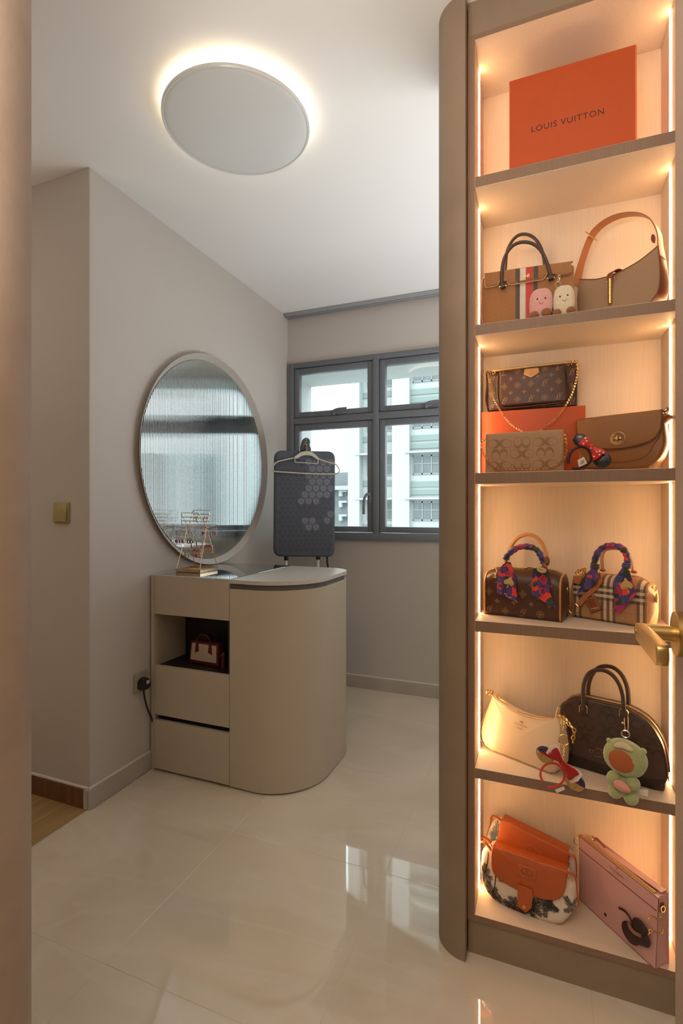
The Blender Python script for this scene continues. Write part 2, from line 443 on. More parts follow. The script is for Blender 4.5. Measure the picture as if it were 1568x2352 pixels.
# ------------------------------------------------------------------ window
def glassmat():
    m = bpy.data.materials.new('window_glass'); m.use_nodes = True; t = m.node_tree; t.nodes.clear(); MATS['window_glass'] = m
    o = t.nodes.new('ShaderNodeOutputMaterial'); mx_ = t.nodes.new('ShaderNodeMixShader'); a = t.nodes.new('ShaderNodeBsdfTransparent'); g = t.nodes.new('ShaderNodeBsdfGlossy')
    f = t.nodes.new('ShaderNodeFresnel'); f.inputs[0].default_value = 1.5; g.inputs['Roughness'].default_value = .01; a.inputs[0].default_value = (.93, .965, .955, 1)
    t.links.new(f.outputs[0], mx_.inputs[0]); t.links.new(a.outputs[0], mx_.inputs[1]); t.links.new(g.outputs[0], mx_.inputs[2]); t.links.new(mx_.outputs[0], o.inputs[0]); return m
glass = glassmat()
win = bpy.data.objects.new('window_1', None); COL.objects.link(win); win.location = (-.7, 3.255, WB); win['kind'] = 'structure'
def wpart(name, b, m, par=win):
    b.bm.transform(Matrix.Translation((.7, -3.255, -WB))); return struct(name, b, m, par)
fw = .036; b = B(); ya, yb = 3.232, 3.315
MID = 1.838; mull = [-1.036, -.386]
b.box((WL, ya, WB), (WL + fw, yb, WT), .003); b.box((WR - fw, ya, WB), (WR, yb, WT), .003)
b.box((WL + .001, ya + .0015, WT - fw), (WR - .001, yb - .001, WT - .0005), .003); b.box((WL - .0005, ya - .012, WB), (WR, yb, WB + .05), .003)
b.box((WL + .001, ya + .0015, MID - .022), (WR - .001, yb - .001, MID + .022), .003)
for X in mull: b.box((X - .02, ya, WB + .001), (X + .02, yb, WT - .001), .003)
wpart('window_frame', b, alu)
edges = [WL + fw] + sum([[X - .02, X + .02] for X in mull], []) + [WR - fw]
for k in range(3):
    x0, x1 = edges[2 * k] + .004, edges[2 * k + 1] - .004
    for z0, z1, up in ((WB + .054, MID - .026, 0), (MID + .026, WT - fw - .004, 1)):
        s = .038; b = B(); y_a, y_b = 3.246, 3.296
        b.box((x0, y_a, z0), (x0 + s, y_b, z1), .003); b.box((x1 - s, y_a, z0), (x1, y_b, z1), .003)
        b.box((x0 + s - .004, y_a, z0), (x1 - s + .004, y_b, z0 + s), .003); b.box((x0 + s - .004, y_a, z1 - s), (x1 - s + .004, y_b, z1), .003)
        sash = wpart('sash', b, alu)
        b = B(); b.box((x0 + s - .002, 3.272, z0 + s - .002), (x1 - s + .002, 3.277, z1 - s + .002)); b.bm.transform(Matrix.Translation((.7, -3.255, -WB)))
        struct('pane', b, glass, sash)
        if k == 2: continue
        b = B()
        if up:
            xc = (x0 + x1) / 2 + .02; zc = z0 + .018
            b.box((xc - .03, y_a - .012, zc - .009), (xc + .03, y_a, zc + .009), .003); b.box((xc - .008, y_a - .03, zc - .02), (xc + .008, y_a - .008, zc + .012), .003)
            b.tube(smooth_path([(xc - .005, y_a - .028, zc + .005), (xc + .03, y_a - .036, zc + .016), (xc + .10, y_a - .036, zc + .018)]), .008, 8)
        else:
            xc = x1 - .019; zc = 1.29
            b.box((xc - .010, y_a - .010, zc - .04), (xc + .010, y_a, zc + .04), .003)
            b.tube(smooth_path([(xc, y_a - .006, zc + .02), (xc - .012, y_a - .035, zc + .022), (xc - .028, y_a - .043, zc - .02), (xc - .03, y_a - .043, zc - .11)]), .009, 8)
        b.bm.transform(Matrix.Translation((.7, -3.255, -WB))); struct('latch_handle', b, alu, sash)
# curtain track at the ceiling
tr = thing('curtain_track', 'long grey double curtain track at the ceiling above the window', 'curtain track', (-.7, 3.215, 2.56))
trk = mat('track_grey', (.34, .35, .36), .45)
for yo in (-.014, .014):
    b = B(); b.box((-1.0, yo - .0135, .024), (1.8, yo + .0135, .0398), .002); b.box((-1.0, yo - .0135, .013), (1.8, yo - .009, .025), .001); b.box((-1.0, yo + .009, .013), (1.8, yo + .0135, .025), .001)
    obj('rail', b, trk, tr)
# ------------------------------------------------------------------ outside
ext = mat('exterior_render', (.40, .41, .41), .8)
struct('wall_exterior', B().box((-2.42, 3.42, 0), (-1.808, 3.88, 2.7)), ext)
struct('ceiling_exterior', B().box((-1.807, 3.42, 2.24), (1.6, 3.88, 2.72)), ext)
struct('floor_exterior', B().box((-40, 4.9, -13), (40, 60, -12.5)), mat('far_ground', (.35, .37, .35), .9))
bw = mat('block_white', (.345, .36, .36), .85); bgreen = mat('block_green', (.185, .23, .215), .85); bgrey = mat('block_grey', (.165, .18, .185), .85)
bdark = mat('block_glass', (.075, .09, .095), .25, noise=(3, (.145, .16, .165), .4), stretch=(6, 1, .3)); bfr = mat('block_window_frame', (.19, .205, .21), .6)
YB = 30.0
def bp(px, py): p = at_y(px, py, YB); return (p.x, p.z)
K = lambda a, c: bp(640 + a / 3.856, 650 + c / 3.856)
blk = thing('apartment_block', 'tall white apartment block with pale green bands beyond the window', 'building', (0, YB, -12.5))
def bpart(name, m, boxes, par=blk, Yo=YB, zo=-12.5):
    b = B()
    for x0, z0, x1, z1, y0, y1 in boxes: b.box((x0, y0 - Yo, z0 - zo), (x1, y1 - Yo, z1 - zo))
    return obj(name, b, m, par)
xl = K(612, 1300)[0]; xr = K(1435, 1300)[0]
xa, xb, xc_, xd = K(712, 1300)[0], K(1002, 1300)[0], K(1155, 1300)[0], K(1700, 1300)[0]
ztop = K(800, 890)[1]; fl_h = K(1000, 1530)[1] - K(1000, 1935)[1]
bpart('wall', bw, [(xl, -12.5, xa, 30, YB, YB + 8), (xb, -12.5, xc_, 30, YB, YB + 8), (xa, -12.5, xb, 30, YB + .7, YB + 8), (xc_, -12.5, xd, 30, YB + .35, YB + 8), (xd, -12.5, xd + 6, 30, YB - .6, YB + 8)])
zf = K(1000, 1530)[1]
for n in range(-5, 10):
    z1 = zf + n * fl_h; z0 = z1 - fl_h * .42
    for (x0, x1, yy, nm) in ((K(757, 1300)[0], xb - .02, YB + .7, 3), (K(1178, 1300)[0], K(1600, 1300)[0], YB + .35, 5)):
        wv = bpart('window', bfr, [(x0, z1 - .09, x1, z1, yy - .06, yy + .02), (x0, z0, x1, z0 + .09, yy - .06, yy + .02), (x0, z1 - .55, x1, z1 - .48, yy - .05, yy + .02)] + [(x0 + (x1 - x0) * k / nm - .04, z0, x0 + (x1 - x0) * k / nm + .04, z1, yy - .06, yy + .02) for k in range(nm + 1)])
        for k in range(nm):
            b = B().box((x0 + (x1 - x0) * k / nm + .04, yy - .02 - YB, z0 + .09 + 12.5), (x0 + (x1 - x0) * (k + 1) / nm - .04, yy + .01 - YB, z1 - .09 + 12.5)); obj('pane', b, bdark, wv)
    bpart('ledge', bw, [(xa - .3, z1 + .12, xb, z1 + .22, YB - .05, YB + .7), (xc_ - .25, z1 + .12, xd, z1 + .22, YB - .1, YB + .35)])
    g = fl_h * .22
    bpart('green_band', bgreen, [(xa, z0 - .62, xb, z0 - .28, YB + .62, YB + .7), (xc_, z0 - .75, xd, z0 - .42, YB + .27, YB + .35), (xc_, z0 - 1.22, xd, z0 - .92, YB + .27, YB + .35)])
YB2 = 46.0
def bp2(a, c): p = at_y(640 + a / 3.856, 650 + c / 3.856, YB2); return (p.x, p.z)
b2 = thing('apartment_block', 'low grey block with small windows far behind, left of the white block', 'building', (-20, YB2, -12.5))
x0 = bp2(330, 1800)[0]; x1 = bp2(640, 1800)[0]
bpart('wall', bgrey, [(x0, -12.5, x1, bp2(500, 1805)[1], YB2, YB2 + 6)], b2, YB2)
for o_ in list(b2.children): o_.location.x = 20
def b2p(name, m, boxes):
    o_ = bpart(name, m, boxes, b2, YB2); o_.location.x = 20; return o_
b2p('roof_slab', bw, [(x0, bp2(500, 1835)[1], x1, bp2(500, 1800)[1], YB2 - .8, YB2)])
b2p('roof_house', bgrey, [(bp2(440, 1700)[0], bp2(500, 1800)[1], x1, bp2(500, 1672)[1], YB2 + 1, YB2 + 5)])
for cy in (1870, 1965, 2085):
    for cx in (585, 470):
        a, c = bp2(cx - 12, cy + 20), bp2(cx + 14, cy - 18)
        wv = b2p('window', bdark, [(a[0], a[1], c[0], c[1], YB2 - .1, YB2 + .1)])
        b2p('window_hood', bw, [(a[0] - .3, c[1], c[0] + .1, c[1] + .2, YB2 - .5, YB2), (a[0] - .3, a[1], a[0], c[1], YB2 - .5, YB2)])
# ------------------------------------------------------------------ ceiling lamp
cl = thing('ceiling_light', 'large round flat white ceiling lamp glowing around its rim', 'ceiling light', (-.996, 1.523, 2.6))
lm = mat('lamp_white', (.64, .64, .62), .28, spec=.5, noise=(3, (.65, .65, .63), .5)); 
obj('canopy', B().lathe([(.19, 0), (.19, -.016)], 48), lm, cl)
glow = mat('lamp_glow', (1, .95, .85), .5, emit=((1, .86, .66), 3.6))
obj('light_ring', B().lathe([(.240, -.018), (.2455, -.020), (.2455, -.0325), (.240, -.034)], 72), glow, cl)
obj('rim', B().lathe([(.2385, -.0345), (.251, -.0350), (.2535, -.037), (.2535, -.045), (.251, -.0485), (.246, -.0485), (.245, -.046), (.2385, -.046)], 96), lm, cl)
prof = [(.2447, -.0462)] + [(.2445 * math.cos(R(a)), -.0465 - .010 * math.sin(R(a))) for a in range(10, 91, 10)]
obj('cover_disc', B().lathe([(.2447, -.041)] + prof[:-1] + [(0, -.0565)], 96), lm, cl)
# ------------------------------------------------------------------ mirror
MC = (-1.7045, 2.348, 1.482); MR = .541
mir = thing('wall_mirror', 'large round fluted mirror with taupe rim on the left wall', 'mirror', MC)
rimm = mat('mirror_rim', (.44, .385, .335), .5)
def ring_cone(r0, r1, x0, x1, n=120, w_=.003):
    b = B(); V = []
    for k in range(n):
        a = 2 * PI * k / n; c, s_ = math.cos(a), math.sin(a)
        V.append([b.bm.verts.new((x, r * c, r * s_)) for r, x in ((r0 - w_, x0), (r1 - w_, x1), (r1, x1), (r0, x0))])
    for k in range(n):
        for j in range(4): b.face((V[k][j], V[k][(j + 1) % 4], V[(k + 1) % n][(j + 1) % 4], V[(k + 1) % n][j]))
    bmesh.ops.recalc_face_normals(b.bm, faces=b.bm.faces[:]); return b
obj('rim', ring_cone(MR, MR + .030, .0006, .029), rimm, mir)
mm = mat('fluted_mirror', (.54, .60, .60), .05, metal=1, noise=(2, (.56, .62, .62), .5))
b = B(); pitch = .0102; r_ = MR - .0032; n = int(2 * r_ / pitch); pitch = 2 * r_ / n; half = R(17); rad = pitch / 2 / math.sin(half)
for k in range(n):
    yc = -r_ + pitch * (k + .5); cols = []
    for j in range(7):
        a = -half + 2 * half * j / 6; y = yc + rad * math.sin(a); x = .004 + rad * (math.cos(a) - math.cos(half)); h = math.sqrt(max(r_ * r_ - y * y, 1e-8))
        cols.append((b.bm.verts.new((x, y, -h)), b.bm.verts.new((x, y, h))))
    for p_, q in zip(cols, cols[1:]): b.face((p_[0], q[0], q[1], p_[1]))
obj('fluted_glass', b, mm, mir, sharp=30)
# ------------------------------------------------------------------ light switch, socket
gsw = mat('switch_gold', (.40, .33, .14), .42, metal=.35)
p = at_y(144, 1178, 1.534); sw = thing('light_switch', 'square gold light switch on the hall wall left of the corner', 'switch', (p.x, 1.534, p.z))
obj('plate', B().box((-.043, -.009, -.043), (.043, -.0005, .043), .003), gsw, sw)
b = B(); b.box((-.036, -.012, -.037), (.036, -.008, .037), .002); M_ = Matrix.Translation((0, -.006, 0)) @ Matrix.Rotation(R(-5), 4, 'X')
obj('rocker', B().box((-.036, -.009, -.037), (.036, -.003, .037), .002, M=M_), gsw, sw)
obj('indicator', B().box((.022, -.0165, .0315), (.031, -.0150, .0335)), mat('indicator_white', (.8, .75, .65), .4), sw)
so = at_x(322, 1566, -1.705); sk = thing('wall_socket', 'beige wall socket low on the left wall beside the vanity', 'socket', (-1.705, so.y, so.z))
sm_ = mat('socket_beige', (.36, .30, .22), .45); blackp = mat('black_plastic', (.012, .012, .013), .4)
obj('plate', B().box((.0005, -.043, -.043), (.010, .043, .043), .003), sm_, sk)
obj('rocker', B().box((.0095, .018, -.002), (.0125, .034, .03), .0015), sm_, sk)
pl = thing('power_plug', 'black plug with a small label and cable in the wall socket', 'plug', (-1.6945, so.y - .004, so.z - .004))
obj('body', B().prism(fillet([(-.024, -.024), (.024, -.024), (.026, .006), (.016, .026), (-.016, .026), (-.026, .006)], .008), -.0, .03, .005, M=Matrix.Rotation(R(-90), 4, 'Z') @ Matrix.Scale(-1, 4, (0, 1, 0)) @ Matrix.Translation((0, -.03, 0))), blackp, pl)
obj('rating_label', B().box((.0302, .0, .0), (.0308, .018, .016)), mat('label_white', (.75, .72, .68), .5, noise=(180, (.5, .12, .1), .25)), pl)
obj('cable', B().tube(smooth_path([(.012, 0, -.022), (.014, .004, -.06), (.014, .022, -.12), (.012, .046, -.165), (.006, .064, -.20)]), .0042, 8), blackp, pl)
# ================================================================== display cabinet
NX0, NX1, NY0, NY1 = -.171, .305, 1.413, 1.629
cab = thing('display_cabinet', 'tall built-in display cabinet with warm lit shelves of handbags', 'cabinet', (.067, 1.413, 0))
OFF = Vector((-.067, -1.413, 0))
def cpart(name, b, m, label=None): b.bm.transform(Matrix.Translation(OFF)); return obj(name, b, m, cab, label)
# outside: curved end, lit inside
rc = .085; px_, py_ = -.1925, 1.386
plan = [(px_, py_)] + [(px_ - rc * math.sin(a), py_ + rc - rc * math.cos(a)) for a in [PI / 2 * k / 14 for k in range(15)]] + [(px_ - rc, 1.70), (px_, 1.70)]
cpart('curved_end_panel', B().plan(plan, .0, H - .0005), suede, 'rounded grey-brown end panel')
cpart('edge_strip', B().box((px_ + .0003, 1.387, .004), (px_ + .0015, 1.4135, 2.595)), lam_edge)
def two(b_, edge_y):  # faces at the front edge carry the taupe edge band
    b_.bm.normal_update()
    for f in b_.bm.faces:
        if f.normal.y < -.9: f.material_index = 1
    return b_
cpart('side_panel', two(B().box((-.1895, NY0, .096), (NX0, NY1 + .018, 2.503)), 0), [lam, lam_edge])
cpart('side_panel', two(B().box((NX1, NY0, .096), (NX1 + .0185, NY1 + .018, 2.503)), 0), [lam, lam_edge])
cpart('back_panel', B().box((NX0, NY1, .096), (NX1, NY1 + .016, 2.503)), lam)
shelf_z = [(2.1165, .030), (1.715, .0295), (1.313, .0305), (.912, .030), (.512, .028)]
for z, t in shelf_z:
    cpart('shelf', two(B().box((NX0 + .0003, NY0 + .001, z - t), (NX1 - .0003, NY1 - .0003, z), .0008, 1), 0), [lam, lam_edge])
cpart('bottom_board', two(B().box((NX0 + .0003, NY0 + .001, .096), (NX1 - .0003, NY1 - .0003, .113)), 0), [lam, lam_edge])
cpart('top_board', two(B().box((NX0 + .0003, NY0 + .001, 2.489), (NX1 - .0003, NY1 - .0003, 2.503)), 0), [lam, lam_edge])
cpart('header_panel', B().box((-.1895, NY0 + .006, 2.5035), (.3235, NY1 + .016, H - .0005)), suede, 'grey-brown header')
cpart('plinth', B().box((-.1895, NY0 + .010, .0), (.3235, NY1 + .016, .0955)), suede, 'grey-brown plinth')
led = mat('led_strip', (1, .9, .7), .5, emit=((1, .62, .31), 38))
lev = [2.489] + [z for z, t in shelf_z] + [.113]
bot = [z for z, t in shelf_z] + [.113]; topz = [2.489] + [z - t for z, t in shelf_z]
for z0, z1 in zip(bot, topz):
    for X, sg in ((NX0, 1), (NX1, -1)):
        a, c = sorted((X + sg * .0003, X + sg * .0026)); cpart('led_strip', B().box((a, 1.513, z0 + .0015), (c, 1.519, z1 - .0015)), led)
# ================================================================== door with gold lever
dx = .157; dY = .757
dr = struct('door_1', B().box((dx, dY - .82, .008), (dx + .042, dY, 2.2), .0015, 1), doorlam)
zr = CAMZ - 286 * .606 / F_PX; hy = .708
M_ = Matrix.Translation((dx - .0002, hy, zr)) @ Matrix.Rotation(R(-90), 4, 'Y')
obj('rose', B().lathe([(.0265, 0), (.0265, .0095), (.0255, .0108), (0, .0108)], 40, M_), gold, dr)
obj('neck', B().lathe([(.0095, .0108), (.0095, .040), (.0085, .0405), (0, .0405)], 24, M_), gold, dr)
lv = B(); s_ = fillet([(-.012, -.0095), (.012, -.0095), (.012, .0095), (-.012, .0095)], .006)
lp = fillet([(.0095, -.0105), (.0095, .0095), (-.122, .0125), (-.122, -.0085)], [.009, .009, .006, .006], 6)
M2 = Matrix.Translation((dx - .0455, hy, zr)) @ Matrix.Rotation(R(90), 4, 'Z')
obj('lever', lv.prism(lp, -.0055, .0055, .002, M=M2), gold, dr)
obj('turn_button', B().lathe([(.0042, 0), (.0042, .0012), (.003, .0012), (.003, .0004), (0, .0004)], 18, Matrix.Translation((dx - .0510, hy, zr)) @ Matrix.Rotation(R(-90), 4, 'Y')), mat('gold_dark', (.40, .27, .09), .35, metal=1), dr)
# ================================================================== vanity
VF = 1.87; VT = .909; XL, XM = -1.693, -1.266
vb = mat('vanity_beige', (.465, .395, .295), .5, noise=(4, (.48, .41, .31), .6), bump=(400, .03)); vedge = mat('vanity_edge', (.46, .40, .33), .45)
vdk = mat('dark_interior', (.018, .011, .009), .5); vgap = mat('shadow_gap', (.11, .105, .10), .5); vtop = mat('vanity_top', (.56, .52, .47), .38)
va = thing('vanity_cabinet', 'beige vanity with a rounded end, drawers and an open dark niche', 'vanity', (-1.27, VF, 0))
def vpart(name, b, m, label=None): b.bm.transform(Matrix.Translation((1.27, -VF, 0))); return obj(name, b, m, va, label)
VB = 2.452
vpart('side_panel', B().box((XL - .0017, VF, 0), (XL + .017, VB, .906), .001, 1), vb)
vpart('carcass', B().box((XM - .018, VF + .02, .012), (XM - .0005, VB, .885)).box((XL + .0172, VF + .22, .02), (XM - .018, VF + .235, .885)).box((XL + .0172, VF + .02, .725), (XM - .018, VF + .22, .741)).box((XL + .0172, VF + .02, .466), (XM - .018, VF + .22, .484)).box((XL + .0172, VF + .03, .0), (XM - .018, VF + .21, .45)), vdk)
vpart('niche_lining', B().box((XL + .0172, VF + .018, .4842), (XL + .019, VF + .22, .7248)), vb)
def front(z0, z1): return B().box((XL + .018, VF + .0005, z0), (XM, VF + .019, z1), .0012, 1)
vpart('drawer_front', front(.728, .906), vb); vpart('drawer_front', front(.262, .490), vb); vpart('drawer_front', front(.012, .238), vb)
# rounded half
def endplan(ins=0, x0=XM, back=VB):
    XR, r1, r2 = -.902 - ins, .25 - ins, .13 - ins; y0, y1 = VF + ins, back - ins
    pts = [(x0, y0)]
    for k in range(19): a = -PI / 2 + PI / 2 * k / 18; pts.append((XR - r1 + r1 * math.cos(a), y0 + r1 + r1 * math.sin(a)))
    for k in range(13): a = PI / 2 * k / 12; pts.append((XR - r2 + r2 * math.cos(a), y1 - r2 + r2 * math.sin(a)))
    pts.append((x0, y1)); return pts
vpart('curved_door', B().plan(endplan(.002, XM + .002), .008, .867, .0012), vb)
vpart('curved_base', B().plan(endplan(.02, XM + .01), .0, .0079), vgap)
vpart('shadow_gap_band', B().plan(endplan(.010, XM + .004), .8671, .8905), vgap, 'dark grey band under the curved top')
vpart('curved_top', B().plan(endplan(0, XM + .0005), .8907, .9075, .0015), vtop)
vpart('top_frame', B().box((XL + .0172, VF + .0195, .886), (XM - .0002, VB, .904)).box((XL + .0172, VF + .0, .9062), (XM, VF + .010, .909), .0006, 1).box((XL - .0017, VF, .9062), (XL + .0172, VB, .909), .0006, 1), vtop)
bgl = mat('black_glass', (.012, .014, .015), .015, spec=1.0, ior=1.9, coat=1)
vpart('glass_top', B().box((XL + .0175, VF + .0103, .9042), (XM - .0002, VB, .9088), .0006, 1), bgl, 'dark mirror-like glass inset')
# small bag in the open niche
f = Frame(at_z(440, 1530, .4845), -4); f.O.x = -1.565; f.O.y = 1.975; c2, c3 = f.crop(430, 1420, 13.067)
red = mat('dark_red_leather', (.10, .008, .006), .4); cream = mat('woven_raffia', (.55, .40, .28), .7, bump=(300, .6), stretch=(1, 1, .2))
t = f.thing('mini_handbag', 'tiny cream woven handbag with dark red trim in the vanity niche', 'handbag')
w_, h_ = .178, .106
out = fillet([(0, 0), (w_, 0), (w_ * .96, h_), (w_ * .04, h_)], [.004, .004, .012, .012])
bd = B(); bd.pillow(out, .055, .006, .003, lambda z: 1 - 3.2 * max(z, 0)); bv = bd.bvh()
bd.strip([((.012 + .005 * u, .018 + (h_ - .029) * u), (w_ - .012 - .005 * u, .018 + (h_ - .029) * u)) for u in [k / 8 for k in range(9)]], bv, 1, .0008)
obj('body', bd, [red, cream], t)
for xx in (.050, .128):
    b = B(); tab = [(xx - .013, .052), (xx, .040), (xx + .013, .052), (xx + .009, .078), (xx + .006, .098), (xx - .006, .098), (xx - .009, .078)]
    b.prism(tab, .002, .0055, .0008); obj('handle_tab', b, red, t)
b = B(); b.tube(smooth_path([(.050, .006, .095), (.055, .004, .122), (.070, .002, .138), (.089, .0, .143), (.108, .002, .138), (.123, .004, .122), (.128, .006, .095)]), .0032, 8); obj('handle', b, red, t)
b = B(); b.tube(smooth_path([(.050, .046, .095), (.055, .049, .122), (.070, .05, .138), (.089, .05, .143), (.108, .05, .138), (.123, .049, .122), (.128, .046, .095)]), .0032, 8); obj('handle', b, red, t)
b = B(); b.torus((-.002, .02, .05), .004, .001); obj('ring_hardware', b, gold, t); b = B(); b.torus((w_ + .001, .02, .05), .004, .001); obj('ring_hardware', b, gold, t)
t = f.thing('charm', 'small dark red charm with gold clasp beside the mini handbag', 'charm'); t.location = f.O + Vector((.200, -.005, 0))
obj('tassel', B().lathe([(.0, .058), (.005, .056), (.007, .045), (.011, .0), (0, .0)], 12), red, t); obj('clasp', B().torus((0, 0, .062), .005, .0012), gold, t)
# ================================================================== things on the shelves
rng = random.Random(4)
orange = mat('orange_card', (.47, .066, .003), .5, noise=(30, (.45, .060, .003), .5)); ink = mat('dark_print', (.035, .012, .010), .5)
goldm = mat('gold_hardware', (.80, .52, .17), .22, metal=1); pale_gold = mat('pale_gold', (.86, .66, .36), .2, metal=1)
silver = mat('silver_hardware', (.75, .70, .62), .2, metal=1)
brownl = mat('dark_brown_leather', (.055, .030, .022), .42, bump=(300, .15)); tanl = mat('tan_leather', (.40, .135, .038), .42, bump=(260, .12)); tand = mat('tan_leather_dark', (.22, .055, .015), .42, bump=(260, .12))
blackm = mat('black_bead', (.008, .007, .007), .25)
def flowers(c, r, kind):
    out = []
    if kind == 'four':
        for k in range(4):
            a = PI / 2 * k; pts = []
            for q in range(9):
                t = q / 8 * PI; d = r * .56 - r * .44 * math.cos(t); wd = r * .24 * math.sin(t)
                pts.append((c[0] + math.cos(a) * d - math.sin(a) * wd, c[1] + math.sin(a) * d + math.cos(a) * wd))
            for q in range(7, 0, -1):
                t = q / 8 * PI; d = r * .56 - r * .44 * math.cos(t); wd = -r * .24 * math.sin(t)
                pts.append((c[0] + math.cos(a) * d - math.sin(a) * wd, c[1] + math.sin(a) * d + math.cos(a) * wd))
            out.append(pts)
    return out
def ringq(fn, n, t):
    o = []
    for k in range(n):
        a, b = fn(k / n, 1), fn((k + 1) / n, 1); c, d = fn((k + 1) / n, t), fn(k / n, t); o.append([a, b, c, d])
    return o
def mono_symbol(c, r, kind):
    """print marks of the monogram canvas: four-petal flower, flower in a curved diamond, flower in a circle, interlaced L and V"""
    if kind == 0: return flowers(c, r * .9, 'four')
    if kind == 1:
        def dm(t, s):
            k = int(t * 4) % 4; u = t * 4 - int(t * 4); a0, a1 = PI / 2 * k, PI / 2 * (k + 1)
            p0 = Vector((math.cos(a0), math.sin(a0))); p1 = Vector((math.cos(a1), math.sin(a1))); m = (p0 + p1) * .30
            q = p0 * (1 - u) ** 2 + m * 2 * u * (1 - u) + p1 * u * u; q = q * r * 1.15 * s; return (c[0] + q.x, c[1] + q.y)
        return ringq(dm, 24, .80) + flowers(c, r * .5, 'four')
    if kind == 2: return ringq(lambda t, s: (c[0] + r * .92 * s * math.cos(2 * PI * t), c[1] + r * .92 * s * math.sin(2 * PI * t)), 18, .84) + flowers(c, r * .62, 'four')
    L_ = [[(-.95, -1), (.45, -1), (.62, -.55), (.50, -.55), (.35, -.85), (-.3, -.85), (.05, .45), (.2, .52), (.2, .6), (-.5, .6), (-.5, .52), (-.3, .45), (-.62, -.85), (-.95, -.92)]]
    V_ = [[(-.35, 1), (.3, 1), (.3, .9), (.12, .85), (.28, -.2), (.8, .82), (.62, .9), (.62, 1), (1.15, 1), (1.15, .9), (1.0, .85), (.3, -.62), (.15, -.62), (-.12, .85), (-.35, .9)]]
    return place(place(L_, (-.22, -.10), 0, 1.05, 1) + place(V_, (.16, .10), 0, 1, .98), c, 0, r * .82, r * .92)
def monogram(x0, x1, z0, z1, p, r, inside=None, ph=(0, 0)):
    out = []; seq = [[3, 1, 3, 2], [0, 0, 0, 0], [1, 2, 1, 3], [0, 0, 0, 0]]
    j = -1
    z = z0 + ph[1]
    while z < z1:
        j += 1; i = -1; x = x0 + ph[0] + (p / 2 if j % 2 else 0)
        while x < x1:
            i += 1
            if inside is None or inside(x, z): out += mono_symbol((x, z), r * (.72 if j % 2 else 1), seq[j % 4][i % 4])
            x += p
        z += p * .56
    return out
canvas = mat('brown_canvas', (.070, .024, .009), .38, noise=(200, (.055, .019, .007), .5), bump=(500, .12)); mono = mat('monogram_print', (.30, .155, .055), .45)
# ---- top compartment: orange box
f = Frame(at_y(1169, 388, 1.497), 0); f.O.z = 2.1165; t = f.thing('gift_box', 'large flat orange gift box with dark lettering on the top shelf', 'box')
b = B().box((0, 0, 0), (.311, .10, .299), .0012, 1).box((.3112, .004, 0), (.3135, .096, .299), .0008, 1); obj('box_body', b, orange, t)
b = B(); flat_polys(b, place(text2('LOUIS VUITTON', .0225, 1.12), (.148, .146), 0, 1, 1.02), -.0005); obj('lettering', b, ink, t, 'dark capital lettering')
# ---- second compartment: wool tote
wool = mat('camel_wool', (.40, .18, .06), .9, noise=(260, (.31, .13, .042), .6), bump=(420, .9), sheen=.4)
creaml = mat('cream_leather', (.66, .55, .42), .45); redl = mat('red_leather', (.50, .018, .010), .4)
f = Frame(at_y(1104.5, 700, 1.492), 1.0); f.O.z = 1.715; c2, c3 = f.crop(1100, 480, 6.533)
t = f.thing('wool_tote', 'camel wool handbag with a red, cream and dark stripe and two dark handles', 'handbag')
top = c2([(30, 1012), (60, 1010), (1375, 806), (1428, 812)]); x0, x1 = top[0][0], top[-1][0]
out = [(x0 + .004, 0), (x1 - .004, 0), (x1 + .001, .08), (x1, top[-1][1]), (x1 - .012, top[-2][1]), (x0 + .012, top[1][1]), (x0, top[0][1]), (x0 - .001, .07)]
bd = B(); tp = lambda z: 1 - 1.6 * max(z - .04, 0); bd.pillow(fillet(out, .006), .088, .007, .003, tp); bv = bd.bvh()
ys0 = .088 / 2 * (1 - tp(.15))
for xs, mi in (((545, 612), 1), ((612, 698), 2), ((702, 800), 3), ((815, 876), 1)):
    rows = []
    for k in range(14):
        yy = 1085 + (1660 - 1085) * k / 13; q = c2([(xs[0], yy), (xs[1], yy)], .002); rows.append((q[0], q[1]) if q[0][1] > .003 else ((q[0][0], .003), (q[1][0], .003)))
    bd.strip(rows, bv, mi, .0009)
obj('body', bd, [wool, brownl, creaml, redl], t)
fl_ = c2([(88, 985), (110, 968), (600, 895), (1345, 795), (1378, 812), (1388, 900), (1384, 955), (1340, 990), (1180, 1006), (1140, 985), (1128, 962), (1020, 960), (1008, 985), (990, 1020), (955, 1056), (870, 1072), (620, 1112), (470, 1134), (432, 1110), (425, 1085), (300, 1075), (285, 1120), (262, 1150), (150, 1172), (102, 1172), (85, 1150), (82, 1060)], ys0 - .006)
b = B(); b.pillow(sm2(fl_, 2), .012, .004, .001, None, None, y0=ys0 - .012); bv = b.bvh()
for xs, mi in (((545, 605), 1), ((614, 700), 2), ((706, 803), 3), ((820, 884), 1)):
    rows = []
    for k in range(10):
        u = k / 9; za = 905 + (1112 - 905) * u - (xs[0] - 545) * .14 ; q = c2([(xs[0], za), (xs[1], za - 12)], ys0 - .012); rows.append((q[0], q[1]))
    b.strip(rows, bv, mi, .0016)
obj('flap', b, [wool, brownl, creaml, redl], t)
b = B(); b.tube(smooth_path(c3([(x, y, ys0 - .012) for x, y in [(84, 1060), (85, 1150), (102, 1174), (150, 1174), (262, 1152), (287, 1122), (302, 1077)]]), 3), .0013, 6)
obj('piping', b, mat('beige_piping', (.62, .40, .20), .7), t)
b = B(); b.tube(smooth_path(c3([(x, y, ys0 - .012) for x, y in [(426, 1085), (434, 1112), (472, 1136), (620, 1114), (870, 1074), (956, 1058), (992, 1021), (1010, 986), (1022, 962)]]), 3), .0013, 6); obj('piping', b, MATS['beige_piping'], t)
